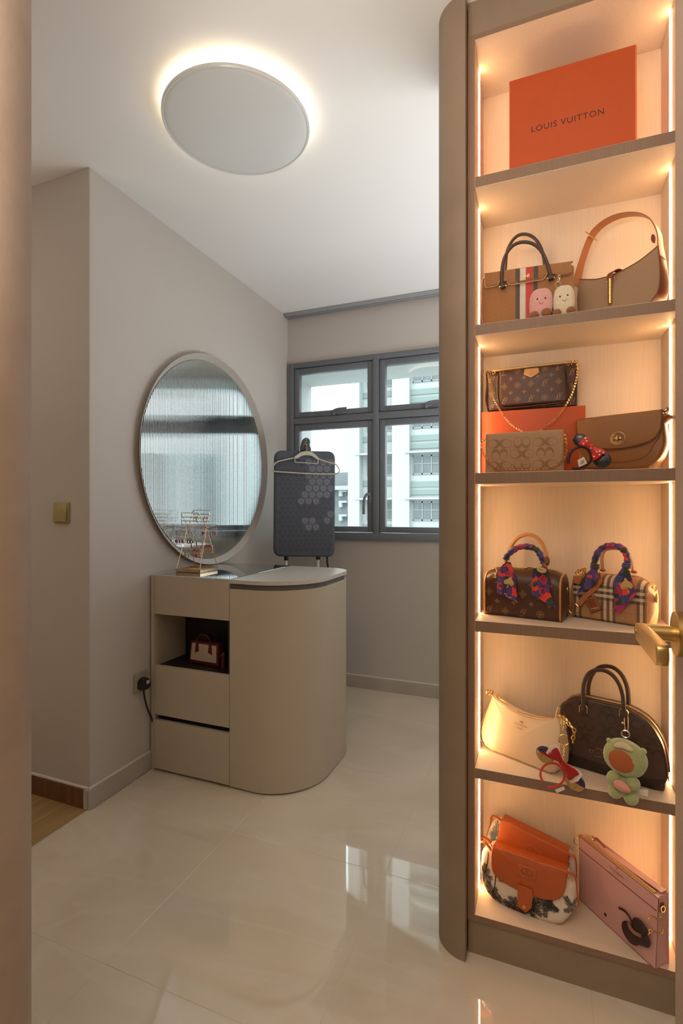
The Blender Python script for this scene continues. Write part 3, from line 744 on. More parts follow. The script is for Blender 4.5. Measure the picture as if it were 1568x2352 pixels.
hp = [(348, 1160), (338, 1040), (345, 900), (372, 760), (425, 645), (500, 555), (590, 508), (680, 497), (780, 512), (870, 565), (950, 660), (1010, 790), (1050, 930), (1072, 1030)]
b = B(); b.tube(smooth_path(c3([(x, y, ys0 - .018) for x, y in hp]), 4), .0047, 10); obj('handle', b, brownl, t)
hp = [(388, 960), (400, 800), (412, 660), (448, 560), (510, 460), (590, 395), (680, 378), (770, 400), (850, 460), (910, 550), (955, 670), (985, 850)]
b = B(); b.tube(smooth_path(c3([(x, y, .066) for x, y in hp]), 4), .0045, 10); obj('handle', b, brownl, t)
for cx, cy in ((355, 1160), (1075, 1035)):
    q = c3([(cx, cy, ys0 - .017)])[0]; b = B(); b.tube([(q[0] - .0065, q[1], q[2] - .001), (q[0] + .0065, q[1], q[2] + .001)], .0072, 12); b.tube([(q[0] - .0095, q[1], q[2]), (q[0] + .0095, q[1], q[2])], .0022, 8, mi=1); obj('handle_end', b, [brownl, pale_gold], t)
q = c3([(712, 1010, ys0 - .0135)])[0]; b = B()
for dx_ in (-.0045, .0045): b.box((q[0] + dx_ - .0028, q[1] - .0022, q[2] - .0055), (q[0] + dx_ - .0012, q[1], q[2] + .0055), .0004).box((q[0] + dx_ + .0012, q[1] - .0022, q[2] - .0055), (q[0] + dx_ + .0028, q[1], q[2] + .0055), .0004).box((q[0] + dx_ - .0028, q[1] - .0022, q[2] + .0035), (q[0] + dx_ + .0028, q[1], q[2] + .0055), .0004).box((q[0] + dx_ - .0028, q[1] - .0022, q[2] - .001), (q[0] + dx_ + .0028, q[1], q[2] + .001), .0004)
b.box((q[0] - .0078, q[1] - .0020, q[2] - .0009), (q[0] + .0078, q[1] - .0002, q[2] + .0009), .0003); obj('emblem', b, goldm, t, 'gold double letter emblem')
# ---- plush pair
pink = mat('pink_plush', (.66, .30, .27), .95, noise=(150, (.72, .38, .33), .6), bump=(260, 1), sheen=.6); creamp = mat('cream_plush', (.72, .60, .42), .95, noise=(150, (.62, .50, .33), .6), bump=(260, 1), sheen=.6)
brownp = mat('brown_plush_feet', (.27, .10, .035), .95, bump=(260, .9), sheen=.4); thread = mat('brown_thread', (.04, .015, .010), .7)
def plush(nm, lab, m, box_, eyes, smile, feet, Y):
    f = Frame(at_y(1100 + box_[0] / 6.533, 480 + 1600 / 6.533, Y), 0); f.O.z = 1.715
    c2, c3 = f.crop(1100, 480, 6.533); t = f.thing(nm, lab, 'plush toy', 'smiling plush pair under the wool handbag')
    (xa, ztop), (xb, _z) = c2([(box_[0], box_[1]), (box_[2], box_[1])]); cx, hw = (xa + xb) / 2, (xb - xa) / 2; zb = .008
    b = B(); b.ball((cx, .020, (ztop + zb) / 2), (hw, .017, (ztop - zb) / 2), 28, 18, pw=.72); obj('body', b, m, t); bv = None
    b2_ = B(); b2_.ball((cx, .020, (ztop + zb) / 2), (hw, .017, (ztop - zb) / 2), 28, 18, pw=.72); bv = b2_.bvh(); b2_.bm.free()
    def on(x, y):
        q = c2([(x, y)], .004)[0]; h = bv.ray_cast(Vector((q[0], -1, q[1])), Vector((0, 1, 0))); return h[0] if h[0] else Vector((q[0], .006, q[1]))
    for e in eyes: obj('eye', B().ball(on(*e), (.0021, .0016, .0025), 12, 8), blackm, t)
    obj('smile', B().tube(smooth_path([on(*e) + Vector((0, -.0004, 0)) for e in smile], 4), .0006, 6), thread, t)
    for e in feet:
        q = c2([(e[0], e[1])], 0)[0]; zc = max(q[1], e[3]); obj('foot', B().ball((q[0], .000, zc), (e[2], .0105, e[3]), 18, 12), brownp, t)
    return f, c3, t, (cx, ztop)
fr, c3, pt, top1 = plush('plush_marshmallow', 'pink smiling plush charm with brown feet in front of the wool handbag', pink, (752, 1182, 1108), [(872, 1353), (992, 1337)], [(898, 1400), (912, 1420), (932, 1425), (952, 1415), (962, 1395)], [(825, 1590, .0115, .010), (1012, 1550, .0138, .0115)], 1.442)
fr, c3, pt, top2 = plush('plush_marshmallow', 'cream smiling plush charm right of the pink one', creamp, (1112, 1132, 1442), [(1213, 1317), (1328, 1293)], [(1244, 1365), (1262, 1380), (1282, 1382), (1300, 1370), (1308, 1350)], [(1165, 1555, .0105, .0095), (1378, 1520, .0118, .010)], 1.440)
kr = B(); kr.torus((top2[0] - .014, .018, top2[1] + .004), .0075, .0012, n=20); obj('key_ring', kr, silver, pt)
b = B(); b.chain([(top2[0] - .014, .018, top2[1] + .011), (top2[0] - .012, .022, top2[1] + .022), (top2[0] - .011, .03, top2[1] + .036)], .012, .007, .0012); obj('clasp', b, silver, pt, kind='stuff')
# ---- hobo bag
canv = mat('beige_herringbone', (.43, .275, .16), .8, noise=(700, (.34, .21, .12), .5))
def hatch(m, sc_=620):
    t = m.node_tree; tc = t.nodes.new('ShaderNodeTexCoord'); wv = t.nodes.new('ShaderNodeTexWave'); wv.inputs['Scale'].default_value = sc_; wv.bands_direction = 'DIAGONAL'; wv.inputs['Distortion'].default_value = 0
    bp = t.nodes.new('ShaderNodeBump'); bp.inputs['Strength'].default_value = .6; bp.inputs['Distance'].default_value = .0008
    t.links.new(tc.outputs['Object'], wv.inputs['Vector']); t.links.new(wv.outputs['Fac'], bp.inputs['Height']); t.links.new(bp.outputs[0], t.nodes['Principled BSDF'].inputs['Normal'])
hatch(canv, 420)
f = Frame(at_y(1323, 720, 1.556), -31); f.O.z = 1.715; c2, c3 = f.crop(1300, 480, 6.272)
t = f.thing('hobo_bag', 'beige canvas crescent shoulder bag with tan leather strap and gold bar clasp', 'handbag')
up = c2([(160, 995), (280, 1000), (420, 995), (600, 948), (780, 872), (1000, 745), (1150, 630), (1290, 508)]); rt = c2([(1306, 600), (1330, 800), (1338, 960), (1330, 1110), (1300, 1220), (1235, 1300)]); lf = c2([(132, 1300), (140, 1130)])
out = [up[0]] + up[1:] + rt + [(rt[-1][0] - .02, 0), (lf[0][0] + .01, 0), lf[0], lf[1]]
bd = B(); dth = .066; bd.pillow(fillet(out, .003, 2), dth, .004, .004, lambda z: 1 - 2.6 * max(z - .02, 0), (.09, .055), mi=0, mside=1); obj('body', bd, [canv, tand], t)
b = B(); b.tube(smooth_path([(x, -.0 + .066 / 2 * (2.6 * max(z - .02, 0)), z) for x, z in up], 3), .0011, 6); b.tube(smooth_path([(x, .066 / 2 * (2.6 * max(z - .02, 0)) + .001, z) for x, z in [up[-1]] + rt], 3), .0016, 6); obj('leather_binding', b, tand, t)
sp = [(152, 1120, .033), (175, 960, .033), (232, 740, .033), (300, 540, .033), (375, 375, .033), (480, 255, .033), (610, 165, .033), (760, 102, .033), (910, 76, .033), (1050, 78, .033), (1150, 108, .033), (1235, 165, .033), (1300, 260, .033), (1340, 370, .033), (1352, 470, .033), (1360, 560, .033), (1385, 700, .033)]
b = B(); P = smooth_path(c3(sp), 4); b.tube(P, 0, flat=(.030, .0028, lambda u: 1 + .9 * max(0, abs(u - .5) - .38) * 4), up=(0, 1, 0)); obj('strap', b, mat('strap_leather', (.42, .150, .052), .38, bump=(260, .1)), t)
q = c3([(372, 378, .033)])[0]; M_ = Matrix.Translation(q) @ Matrix.Rotation(R(-35), 4, 'Y'); b = B()
b.tube([M_ @ Vector(p) for p in [(-.003, -.019, -.010), (-.003, .019, -.010), (-.003, .019, .010), (-.003, -.019, .010)]], .0014, 8, closed=True); b.tube([M_ @ Vector((-.003, -.019, 0)), M_ @ Vector((-.003, .019, 0))], .0012, 8); obj('buckle', b, goldm, t)
yb_ = -.007
b = B(); p_ = c2([(628, 1008), (622, 1365)], yb_); zt_, zb_ = p_[0][1], max(p_[1][1], .004); prof = [(0, 0), (.0050, 0), (.0050, .30), (.0043, .305), (.0043, .318), (.0050, .322), (.0050, .62), (.0043, .626), (.0043, .638), (.0050, .642), (.0050, 1), (0, 1)]
b.lathe([(r_, z_ * (zt_ - zb_)) for r_, z_ in prof], 16, Matrix.Translation((p_[0][0], yb_, zb_))); obj('clasp_bar', b, goldm, t, 'gold bar clasp')
b = B(); q0 = c2([(585, 1000), (690, 960)], yb_); b.tube([(q0[0][0], yb_ + .001, zt_ - .006), (q0[0][0], yb_ + .001, zt_ + .003), (q0[1][0], yb_ + .001, zt_ + .004), (q0[1][0], yb_ + .001, zt_ - .004)], .0014, 8); obj('clasp_loop', b, goldm, t)
b = B(); b.tube(smooth_path([(p_[0][0], yb_ - .001, zt_ - .002), (p_[0][0] + .003, yb_ - .003, zt_ + .012), (p_[0][0] + .008, .002, zt_ + .021), (p_[0][0] + .012, .014, zt_ + .023), (p_[0][0] + .014, .03, zt_ + .02)]), 0, flat=(.015, .0022), up=(1, 0, .2)); obj('clasp_strap', b, tand, t)
b = B(); q = c2([(1225, 420), (1250, 365), (1290, 400), (1285, 490), (1245, 485)], .05); b.prism(sm2(q, 3), .046, .050, .001); obj('zip_pull', b, tand, t)
# ---- third compartment: orange box, monogram pouch, clutch, flap bag
f = Frame(at_y(1104.5, 1080, 1.548), 0); f.O.z = 1.313; t = f.thing('gift_box', 'plain orange box under the brown monogram pouch', 'box'); c2, c3 = f.crop(1095, 815, 6.031)
q = c2([(60, 790), (1503, 706)]); bw_, bh = q[1][0] - q[0][0], (q[0][1] + q[1][1]) / 2
obj('box_body', B().box((q[0][0], 0, 0), (q[1][0], .072, bh), .0015, 2), orange, t)
boxtop = 1.313 + bh
f = Frame(at_y(1115, 942, 1.5555), -2.5); f.O.z = boxtop + .0003; c2, c3 = f.crop(1095, 815, 6.031)
t = f.thing('monogram_pouch', 'brown monogram double pouch with a gold chain on the orange box', 'handbag')
def pouch(pts, D, y0, name, rr=.008):
    q = c2(pts, y0); q = [(x, max(z, 0)) for x, z in q]
    bd = B(); bd.pillow(fillet(q, [.012, .004, .004, .012]), D, rr, .004, y0=y0); bv = bd.bvh(); xs = [x for x, z in q]; zs = [z for x, z in q]
    bd.decal(monogram(min(xs) + .006, max(xs) - .004, min(zs) + .010, max(zs), .0365, .0088, lambda x, z: min(xs) + .012 < x < max(xs) - .010 and min(zs) + .008 < z < max(zs) - .008, (.012, .008)), bv, 1, .0005)
    return obj(name, bd, [canvas, mono], t), q
pouch([(135, 790), (118, 240), (1385, 98), (1392, 740)], .028, .020, 'large_pouch')
o_, q = pouch([(290, 725), (296, 222), (1236, 112), (1270, 650)], .017, .0, 'small_pouch')
for pts, yy in (([(1235, 185, .000), (1262, 350, .000), (1290, 560, .000), (1262, 640, .000), (1130, 665, .000), (720, 712, .000), (420, 736, .000), (330, 700, .000), (290, 600, .0), (282, 420, .000), (292, 290, .000)], 0), ([(1385, 200, .022), (1370, 620, .022), (1330, 715, .022)], 0), ([(150, 330, .022), (125, 600, .022), (150, 730, .022), (190, 780, .022)], 0)):
    b = B(); b.tube(smooth_path([(x, y, max(z, .002)) for x, y, z in c3(pts)], 4), .0022, 8); obj('piping', b, canvas, t)
b = B(); P = c3([(215, 222, .014), (700, 165, .014), (1200, 110, .014), (1320, 92, .014)]); b.tube(smooth_path(P, 4), 0, flat=(.007, .004), up=(0, 0, 1)); obj('zip', b, mat('gold_zip', (.58, .40, .16), .4, metal=.5, noise=(900, (.40, .25, .09), .2)), t)
lt = c2([(660, 200), (852, 180), (862, 250), (750, 318), (648, 278)], -.004); b = B(); b.prism(fillet(lt, .0015, 2), -.0062, -.0035, .0006); obj('leather_tab', b, mat('natural_leather', (.60, .33, .12), .5), t)
b = B(); cc = c2([(752, 250)], -.0065)[0]; flat_polys(b, mono_symbol(cc, .0055, 3), -.0066); obj('tab_print', b, mat('embossed_print', (.45, .24, .08), .5), t)
for pts, nm in (([(110, 225), (150, 235), (190, 240), (235, 250)], 'ring'), ([(1260, 135), (1310, 120), (1350, 100), (1385, 95)], 'ring')):
    for k, (x, y) in enumerate(pts): q = c3([(x, y, .010)])[0]; obj('ring_hardware', B().torus(q, .0036, .0011, Matrix.Rotation(k * 1.1, 3, 'Z')), goldm, t)
ch = [(150, 260, .004), (165, 350, .0), (190, 460, -.001), (225, 590, -.002), (275, 690, -.006), (340, 800, -.011), (430, 920, -.012), (520, 1000, -.012), (600, 1045, -.013), (700, 1110, -.013), (800, 1105, -.013), (910, 1020, -.012), (1040, 930, -.012), (1150, 810, -.012), (1240, 680, -.008), (1320, 530, -.001), (1370, 360, .0), (1392, 200, .002), (1385, 105, .004)]
b = B(); b.chain(smooth_path(c3(ch), 3), .0052, .0044, .0008); obj('chain', b, pale_gold, t, 'gold chain', kind='stuff')
# tan clutch with oval print
sig = mat('tan_coated_canvas', (.38, .225, .115), .6, bump=(600, .2)); sigd = mat('tan_signature_print', (.26, .135, .055), .6)
f = Frame(at_y(1113, 1083, 1.470), .5); f.O.z = 1.313; c2, c3 = f.crop(1095, 815, 6.031)
t = f.thing('chain_clutch', 'tan canvas clutch with oval print and gold chain before the orange box', 'handbag')
q = c2([(112, 1600), (116, 1090), (1205, 1024), (1212, 1590)]); out = [(q[0][0], 0), q[1], q[2], (q[3][0], 0)]
bd = B(); bd.pillow(fillet(out, [.004, .006, .006, .004]), .030, .007, .0015); bv = bd.bvh()
def cring(c, a, b_, wx, wz, sgn, vert=False):
    """thick C: outer ellipse a,b_, the inner one pushed to one side"""
    o = []; n = 22
    for k in range(n):
        t0, t1 = 2 * PI * k / n, 2 * PI * (k + 1) / n
        def P_(t_, out_):
            if out_: x, z = a * math.cos(t_), b_ * math.sin(t_)
            else: x, z = wx * math.cos(t_) - sgn * (a - wx) * .72, wz * math.sin(t_)
            return (c[0] + (-z if vert else x), c[1] + (x if vert else z))
        o.append([P_(t0, 1), P_(t1, 1), P_(t1, 0), P_(t0, 0)])
    return o
def signature(x0, x1, z0, z1, px_, pz, s, inside):
    o = []; j = 0; z = z0
    while z < z1:
        x = x0 - (px_ / 2 if j % 2 else 0); i = 0
        while x < x1:
            if i % 2 == 0: L = [((x - s * .88, z), 1, False), ((x + s * .88, z), -1, False)]
            else: L = [((x - s * .62, z), 1 if j % 2 else -1, True), ((x + s * .62, z), 1 if j % 2 else -1, True)]
            for c, sg, v in L:
                rs = s * .92
                if inside(c[0] - rs * .8, c[1]) and inside(c[0] + rs * .8, c[1]) and inside(c[0], c[1] + s * .7) and inside(c[0], c[1] - s * .7): o += cring(c, s * 1.0, s * .72, s * .68, s * .60, sg, v) if not v else cring(c, s * .96, s * .66, s * .66, s * .55, sg, True)
            x += px_ / 2; i += 1
        z += pz; j += 1
    return o
xm0, xm1, zm = q[0][0], q[3][0], min(q[1][1], q[2][1])
bd.decal(signature(xm0 + .039, xm1 + .03, .022, zm + .02, .117, .0305, .0172, lambda x, z: xm0 + .002 < x < xm1 - .002 and .001 < z < zm - .004), bv, 1, .0004)
cc = c2([(645, 1520)], -.001)[0]; bd.decal(place(text2('COACH', .0052, 1.15), (cc[0], cc[1])), bv, 2, .0009)
obj('body', bd, [sig, sigd, mat('bronze_foil', (.16, .075, .03), .4, metal=.3)], t)
b = B(); P = [(112, 1180, .012), (70, 1190, .0), (55, 1240, -.004), (75, 1330, -.006), (120, 1420, -.007), (190, 1510, -.008), (270, 1570, -.009), (350, 1597, -.010), (500, 1603, -.010), (700, 1603, -.010), (860, 1598, -.010), (980, 1575, -.009), (1080, 1540, -.008), (1160, 1480, -.006), (1220, 1410, -.004), (1240, 1300, .0), (1232, 1200, .004), (1215, 1100, .012)]
b.chain(smooth_path([(x, y, max(z, .0035)) for x, y, z in c3(P)], 3), .0068, .0056, .0010); obj('chain', b, mat('rose_gold', (.72, .40, .20), .25, metal=1), t, 'gold chain hanging in a loop', kind='stuff')
# camel flap bag
camel = mat('camel_pebbled_leather', (.27, .112, .030), .42, noise=(12, (.24, .098, .026), .5), bump=(520, .55)); camels = mat('camel_smooth_leather', (.25, .098, .026), .36); cedge = mat('edge_paint', (.10, .035, .015), .4)
f = Frame(at_y(1326, 1078, 1.548), -24); f.O.z = 1.313; c2, c3 = f.crop(1290, 930, 6.031)
t = f.thing('flap_bag', 'camel leather saddle bag with a flap and round turn-lock', 'handbag')
dp = .058
bo = c2([(215, 300), (225, 700), (250, 860), (500, 890), (900, 892), (1150, 870), (1300, 790), (1380, 680), (1420, 500), (1400, 250), (1375, 110)], .004); bo = [(x, max(z, 0)) for x, z in bo]
bd = B(); bd.pillow(sm2(bo, 3), dp, .008, .004, lambda z: 1 - 1.5 * max(z - .03, 0)); obj('body', bd, [camels], t)
po = c2([(300, 450), (330, 720), (420, 800), (800, 805), (1050, 770), (1200, 690), (1275, 560), (1280, 400)], .002); bd = B(); bd.pillow(sm2([(x, max(z, .006)) for x, z in po], 3), .010, .004, .001, y0=-.004); obj('front_pocket', bd, [camels], t)
fo = c2([(205, 250), (240, 208), (700, 148), (1300, 84), (1385, 85), (1388, 200), (1375, 330), (1330, 420), (1240, 500), (1050, 570), (850, 605), (620, 622), (400, 610), (250, 560), (215, 440)], -.004)
bd = B(); bd.pillow(sm2(fo, 3), .014, .005, .002, y0=-.010); bd.pillow(sm2([p for p in c2([(205, 250), (240, 208), (1300, 84), (1385, 85), (1386, 115), (250, 245)], .02)], 2), .05, .004, .001, y0=.001); obj('flap', bd, [camel], t)
b = B(); b.tube(smooth_path(c3([(x, y, -.009) for x, y in [(1388, 120), (1388, 200), (1375, 332), (1330, 424), (1240, 504), (1050, 574), (850, 609), (620, 626), (400, 614), (250, 564), (213, 440), (206, 300)]]), 4), .0009, 6); obj('flap_edge', b, cedge, t)
q = c2([(772, 465)], -.013)[0]; b = B(); M_ = Matrix.Translation((q[0], -.0105, q[1])) @ Matrix.Rotation(R(90), 4, 'X'); b.lathe([(.0178 * 1.0, 0), (.0178, .0018), (.0165, .0026), (.0122, .0022), (.0115, .0008), (0, .0008)], 40, M_)
for k in range(22):
    a = 2 * PI * k / 22; b.box((-.0012, -.0030, -.0012), (.0012, -.0024, .0012), .0003, 1, Matrix.Translation((q[0] + .0144 * math.cos(a), -.0105, q[1] + .0144 * math.sin(a))) @ Matrix.Rotation(-a, 4, 'Y'), 1)
tl = obj('turn_lock', b, [mat('brass_plate', (.62, .40, .20), .3, metal=1), mat('brass_dark', (.22, .11, .04), .4, metal=.8)], t, 'round gold turn-lock plate')
b = B(); b.ball((q[0], -.016, q[1]), (.0026, .004, .0088), 14, 10); b.ball((q[0] - .0052, -.0135, q[1]), (.0042, .0015, .0038), 12, 8); b.ball((q[0] + .0052, -.0135, q[1]), (.0042, .0015, .0038), 12, 8); obj('turn_knob', b, MATS['brass_plate'], tl)
b = B(); b.tube(smooth_path(c3([(1395, 125, .02), (1430, 60, .02), (1462, 45, .02), (1465, 70, .024), (1430, 110, .026)]), 4), 0, flat=(.009, .0022), up=(0, 1, 0)); obj('strap_loop', b, camels, t)
b = B(); b.chain(c3([(225, 240, .01), (150, 300, .006), (130, 370, .004), (175, 420, .004), (200, 380, .008)]), .010, .007, .0013); obj('side_chain', b, pale_gold, t, kind='stuff')
# ---- sequin ear headbands
sequin = mat('black_sequins', (.006, .006, .007), .22, spec=.9, bump=(900, 1)); bumpdist(sequin, .004); redf = mat('red_satin', (.60, .012, .008), .4)
def vor(m, sc_=420):
    t = m.node_tree; tc = t.nodes.new('ShaderNodeTexCoord'); v = t.nodes.new('ShaderNodeTexVoronoi'); v.inputs['Scale'].default_value = sc_
    bp = t.nodes.new('ShaderNodeBump'); bp.inputs['Strength'].default_value = 1; bp.inputs['Distance'].default_value = .003
    t.links.new(tc.outputs['Object'], v.inputs['Vector']); t.links.new(v.outputs['Color'], bp.inputs['Height']); t.links.new(bp.outputs[0], t.nodes['Principled BSDF'].inputs['Normal'])
vor(sequin, 260)
def bow_loop(b, c, ax, ln, wd, y, mi=0, th=.005):
    pr = [(0, .18), (.25, .42), (.6, .85), (.9, 1), (1, .75), (.96, .3), (1, -.2), (.97, -.75), (.85, -1), (.55, -.8), (.25, -.45), (0, -.18)]
    ca, sa = math.cos(ax), math.sin(ax); P = [(c[0] + ca * a * ln - sa * d * wd, c[1] + sa * a * ln + ca * d * wd) for a, d in pr]
    b.pillow(sm2(P, 2), th * 1.6, th * .6, .0015, ctr=(c[0] + ca * ln * .55, c[1] + sa * ln * .55), mi=mi, y0=y - th * .8); return P
f = Frame(at_y(1300, 1080, 1.432), -8); f.O.z = 1.313; c2, c3 = f.crop(1290, 930, 6.031)
t = f.thing('ear_headband', 'small black sequin headband charm with two round ears and red dotted bow', 'charm')
for x, y, rx_, ry_ in ((250, 480, .0175, .0155), (560, 765, .0205, .0200)):
    q = c2([(x, y)], .008)[0]; obj('ear', B().ball((q[0], .010, max(q[1], ry_ + .0005)), (rx_, .006, ry_), 22, 14), sequin, t)
P = c3([(95, 815, .006), (92, 740, .006), (130, 650, .007), (200, 595, .008), (280, 580, .009), (350, 605, .010), (395, 680, .011), (400, 770, .011), (330, 840, .010), (240, 880, .008), (135, 880, .007)])
obj('band', B().tube(smooth_path([(x, y, max(z, .0036)) for x, y, z in P], 4), .0034, 10), mat('black_satin', (.008, .007, .008), .45, bump=(500, .4)), t)
b = B(); q = c2([(408, 580)], .0)[0]; L1 = bow_loop(b, q, R(140), .029, .0135, -.003); L2 = bow_loop(b, q, R(-52), .034, .017, -.003); b.ball((q[0], -.004, q[1]), (.006, .0055, .007), 12, 8)
bv = b.bvh(); dots = []
for x, y in [(250, 510), (300, 540), (325, 460), (410, 430), (435, 520), (345, 500), (400, 600), (445, 580), (410, 685), (525, 640), (575, 660), (520, 690), (445, 715), (400, 740), (490, 740), (485, 650)]:
    c = c2([(x, y)], -.006)[0]; dots.append([(c[0] + .0021 * math.cos(2 * PI * k / 8), c[1] + .0021 * math.sin(2 * PI * k / 8)) for k in range(8)])
b.decal(dots, bv, 1, .0005); obj('bow', b, [redf, mat('white_dot', (.78, .72, .66), .5)], t, 'red bow with white dots')
b = B(); q = c2([(215, 765), (305, 720), (350, 810), (235, 862)], .002); b.prism(q, .002, .0032, .0003); obj('care_label', b, mat('care_label', (.72, .62, .52), .6), t)
b = B(); cc = c2([(283, 790)], .001)[0]
for k in range(4): flat_polys(b, place([[(-.005, -.0005), (.005, -.0005), (.005, .0005), (-.005, .0005)]], (cc[0], cc[1] + .0045 - .0028 * k), R(24)), .0015)
obj('label_print', b, ink, t)
# ---- fourth compartment: two barrel bags with scarves
def silk():
    m = mat('floral_silk', (.05, .03, .16), .42, sheen=.3); t = m.node_tree; b = t.nodes['Principled BSDF']
    for n in list(t.nodes):
        if n.type in ('TEX_NOISE', 'VALTORGB'): t.nodes.remove(n)
    tc = t.nodes.new('ShaderNodeTexCoord'); nz = t.nodes.new('ShaderNodeTexNoise'); nz.inputs['Scale'].default_value = 60
    mixv = t.nodes.new('ShaderNodeMix'); mixv.data_type = 'VECTOR'; mixv.inputs[0].default_value = .012
    v = t.nodes.new('ShaderNodeTexVoronoi'); v.inputs['Scale'].default_value = 58
    sep = t.nodes.new('ShaderNodeSeparateColor'); r = t.nodes.new('ShaderNodeValToRGB'); r.color_ramp.interpolation = 'CONSTANT'
    cols = [(0, '2a2148'), (.18, '4a3a72'), (.34, '1e2a22'), (.46, 'e0392a'), (.60, '5a2a68'), (.72, '35406a'), (.82, 'a0204e'), (.91, '24351f')]
    while len(r.color_ramp.elements) < len(cols): r.color_ramp.elements.new(.5)
    for e, (p, h) in zip(r.color_ramp.elements, cols): e.position = p; e.color = (*hexc(h), 1)
    n2 = t.nodes.new('ShaderNodeTexNoise'); n2.inputs['Scale'].default_value = 160; mm_ = t.nodes.new('ShaderNodeMix'); mm_.data_type = 'RGBA'; mm_.blend_type = 'OVERLAY'; mm_.inputs[0].default_value = .55
    L = t.links.new
    L(tc.outputs['Object'], nz.inputs['Vector']); L(tc.outputs['Object'], mixv.inputs[4]); L(nz.outputs['Color'], mixv.inputs[5]); L(mixv.outputs[1], v.inputs['Vector'])
    L(v.outputs['Color'], sep.inputs[0]); L(sep.outputs[0], r.inputs[0]); L(tc.outputs['Object'], n2.inputs['Vector']); L(r.outputs[0], mm_.inputs[6]); L(n2.outputs[0], mm_.inputs[7]); L(mm_.outputs[2], b.inputs['Base Color'])
    return m
silkm = silk(); rosem = mat('rose_print', (.80, .075, .045), .45, noise=(420, (.55, .03, .03), .4)); leafm = mat('leaf_print', (.03, .055, .03), .5); magm = mat('magenta_print', (.30, .012, .17), .45); heartm = mat('gold_heart_print', (.50, .33, .11), .45); whitep = mat('white_print', (.75, .70, .70), .5); roseD = mat('rose_line', (.40, .015, .02), .5); bluep = mat('violet_print', (.085, .06, .25), .5)
SILK = [silkm, rosem, roseD, leafm, magm, heartm, whitep, bluep]
def rose(b, bv, c, r, e=.0005):
    P = [(c[0] + r * (1 + .13 * math.sin(5 * a + c[0] * 900)) * math.cos(a), c[1] + r * (1 + .13 * math.sin(5 * a + c[0] * 900)) * math.sin(a)) for a in [2 * PI * k / 18 for k in range(18)]]
    b.decal([P], bv, 1, e)
    for k, (rr, a0) in enumerate(((.72, .3), (.5, 2.0), (.3, 3.9))):
        L = [((c[0] + r * rr * math.cos(a0 + t_), c[1] + r * rr * math.sin(a0 + t_)), (c[0] + r * (rr - .11) * math.cos(a0 + t_), c[1] + r * (rr - .11) * math.sin(a0 + t_))) for t_ in [k_ * .45 for k_ in range(9)]]
        b.decal([[L[i][0], L[i + 1][0], L[i + 1][1], L[i][1]] for i in range(8)], bv, 2, e + .0003)
def leaf(b, bv, c, ln, wd, a, e=.0004):
    P = [(ln * t, wd * math.sin(PI * t) ** .8) for t in [k / 8 for k in range(9)]] + [(ln * t, -wd * math.sin(PI * t) ** .8) for t in [k / 8 for k in range(7, 0, -1)]]
    b.decal(place([P], c, a), bv, 3, e)
def spade(b, bv, c, s, a, e=.0011):
    P = sm2([(0, 1.1), (.35, .55), (.92, 0), (.95, -.45), (.6, -.78), (.15, -.62), (0, -.5), (-.15, -.62), (-.6, -.78), (-.95, -.45), (-.92, 0), (-.35, .55)], 3)
    b.decal(place([P, [(-.07, -.6), (.07, -.6), (.16, -1.35), (-.16, -1.35)]], c, a, s, s), bv, 5, e)
    b.decal(place(text2('silk', .55 * s, 1), c, a + R(12)), bv, 6 if False else 2, e + .0004)
def tail(name, pts, yf, prints, parent, conv, y_est):
    q = conv(pts, y_est); b = B(); b.sheet(sm2(q, 1) if False else q, yf, .0009, 3); bv = b.bvh()
    for p in prints:
        c = conv([p[1]], y_est)[0]
        if p[0] == 'rose': rose(b, bv, c, p[2])
        elif p[0] == 'leaf': leaf(b, bv, c, p[2], p[3], R(p[4]))
        elif p[0] == 'heart': spade(b, bv, c, p[2], R(p[3]))
        elif p[0] == 'poly': b.decal([conv(p[3], y_est)], bv, p[2], .0003, 5)
        elif p[0] == 'text': b.decal(place(text2(p[2], p[3], 1), c, R(p[4])), bv, 6, .0009)
    return obj(name, b, SILK, parent)
def wrap(path, r0, parent, name='wrapped_roll'):
    P = smooth_path(path, 7); n = len(P); ra = [r0 * (1 + .10 * math.sin(i * 1.15) + .07 * math.sin(i * .43 + 1)) for i in range(n)]
    b = B(); b.tube(P, ra, 12); return obj(name, b, SILK, parent)
vach = mat('vachetta_leather', (.55, .25, .075), .45, noise=(30, (.48, .20, .06), .5))
O1 = at_z(1109.7, 1410.7, .912); f = Frame(O1, -11.2); f.O.z = .9122; c2, c3 = f.crop(1095, 1220, 6.817)
t = f.thing('barrel_bag', 'brown monogram barrel handbag on the left of the fourth shelf', 'handbag'); bagS = f
W, Dp, Hh = .2095, .112, .138
def barrel(W, D, H, rb=.016, rt=.052, squeeze=0):
    """cross-section in y,z swept along x, ends as their own faces"""
    sec = fillet([(0, 0), (D, 0), (D, H), (0, H)], [rb, rb, rt, rt], 8); return sec
def sweep(b, sec, xs, fn, mi=0):
    rings = [[b.bm.verts.new(fn(x, y, z)) for y, z in sec] for x in xs]; n = len(sec)
    for A, C in zip(rings, rings[1:]):
        for k in range(n): b.face((A[k], A[(k + 1) % n], C[(k + 1) % n], C[k]), mi)
    return rings
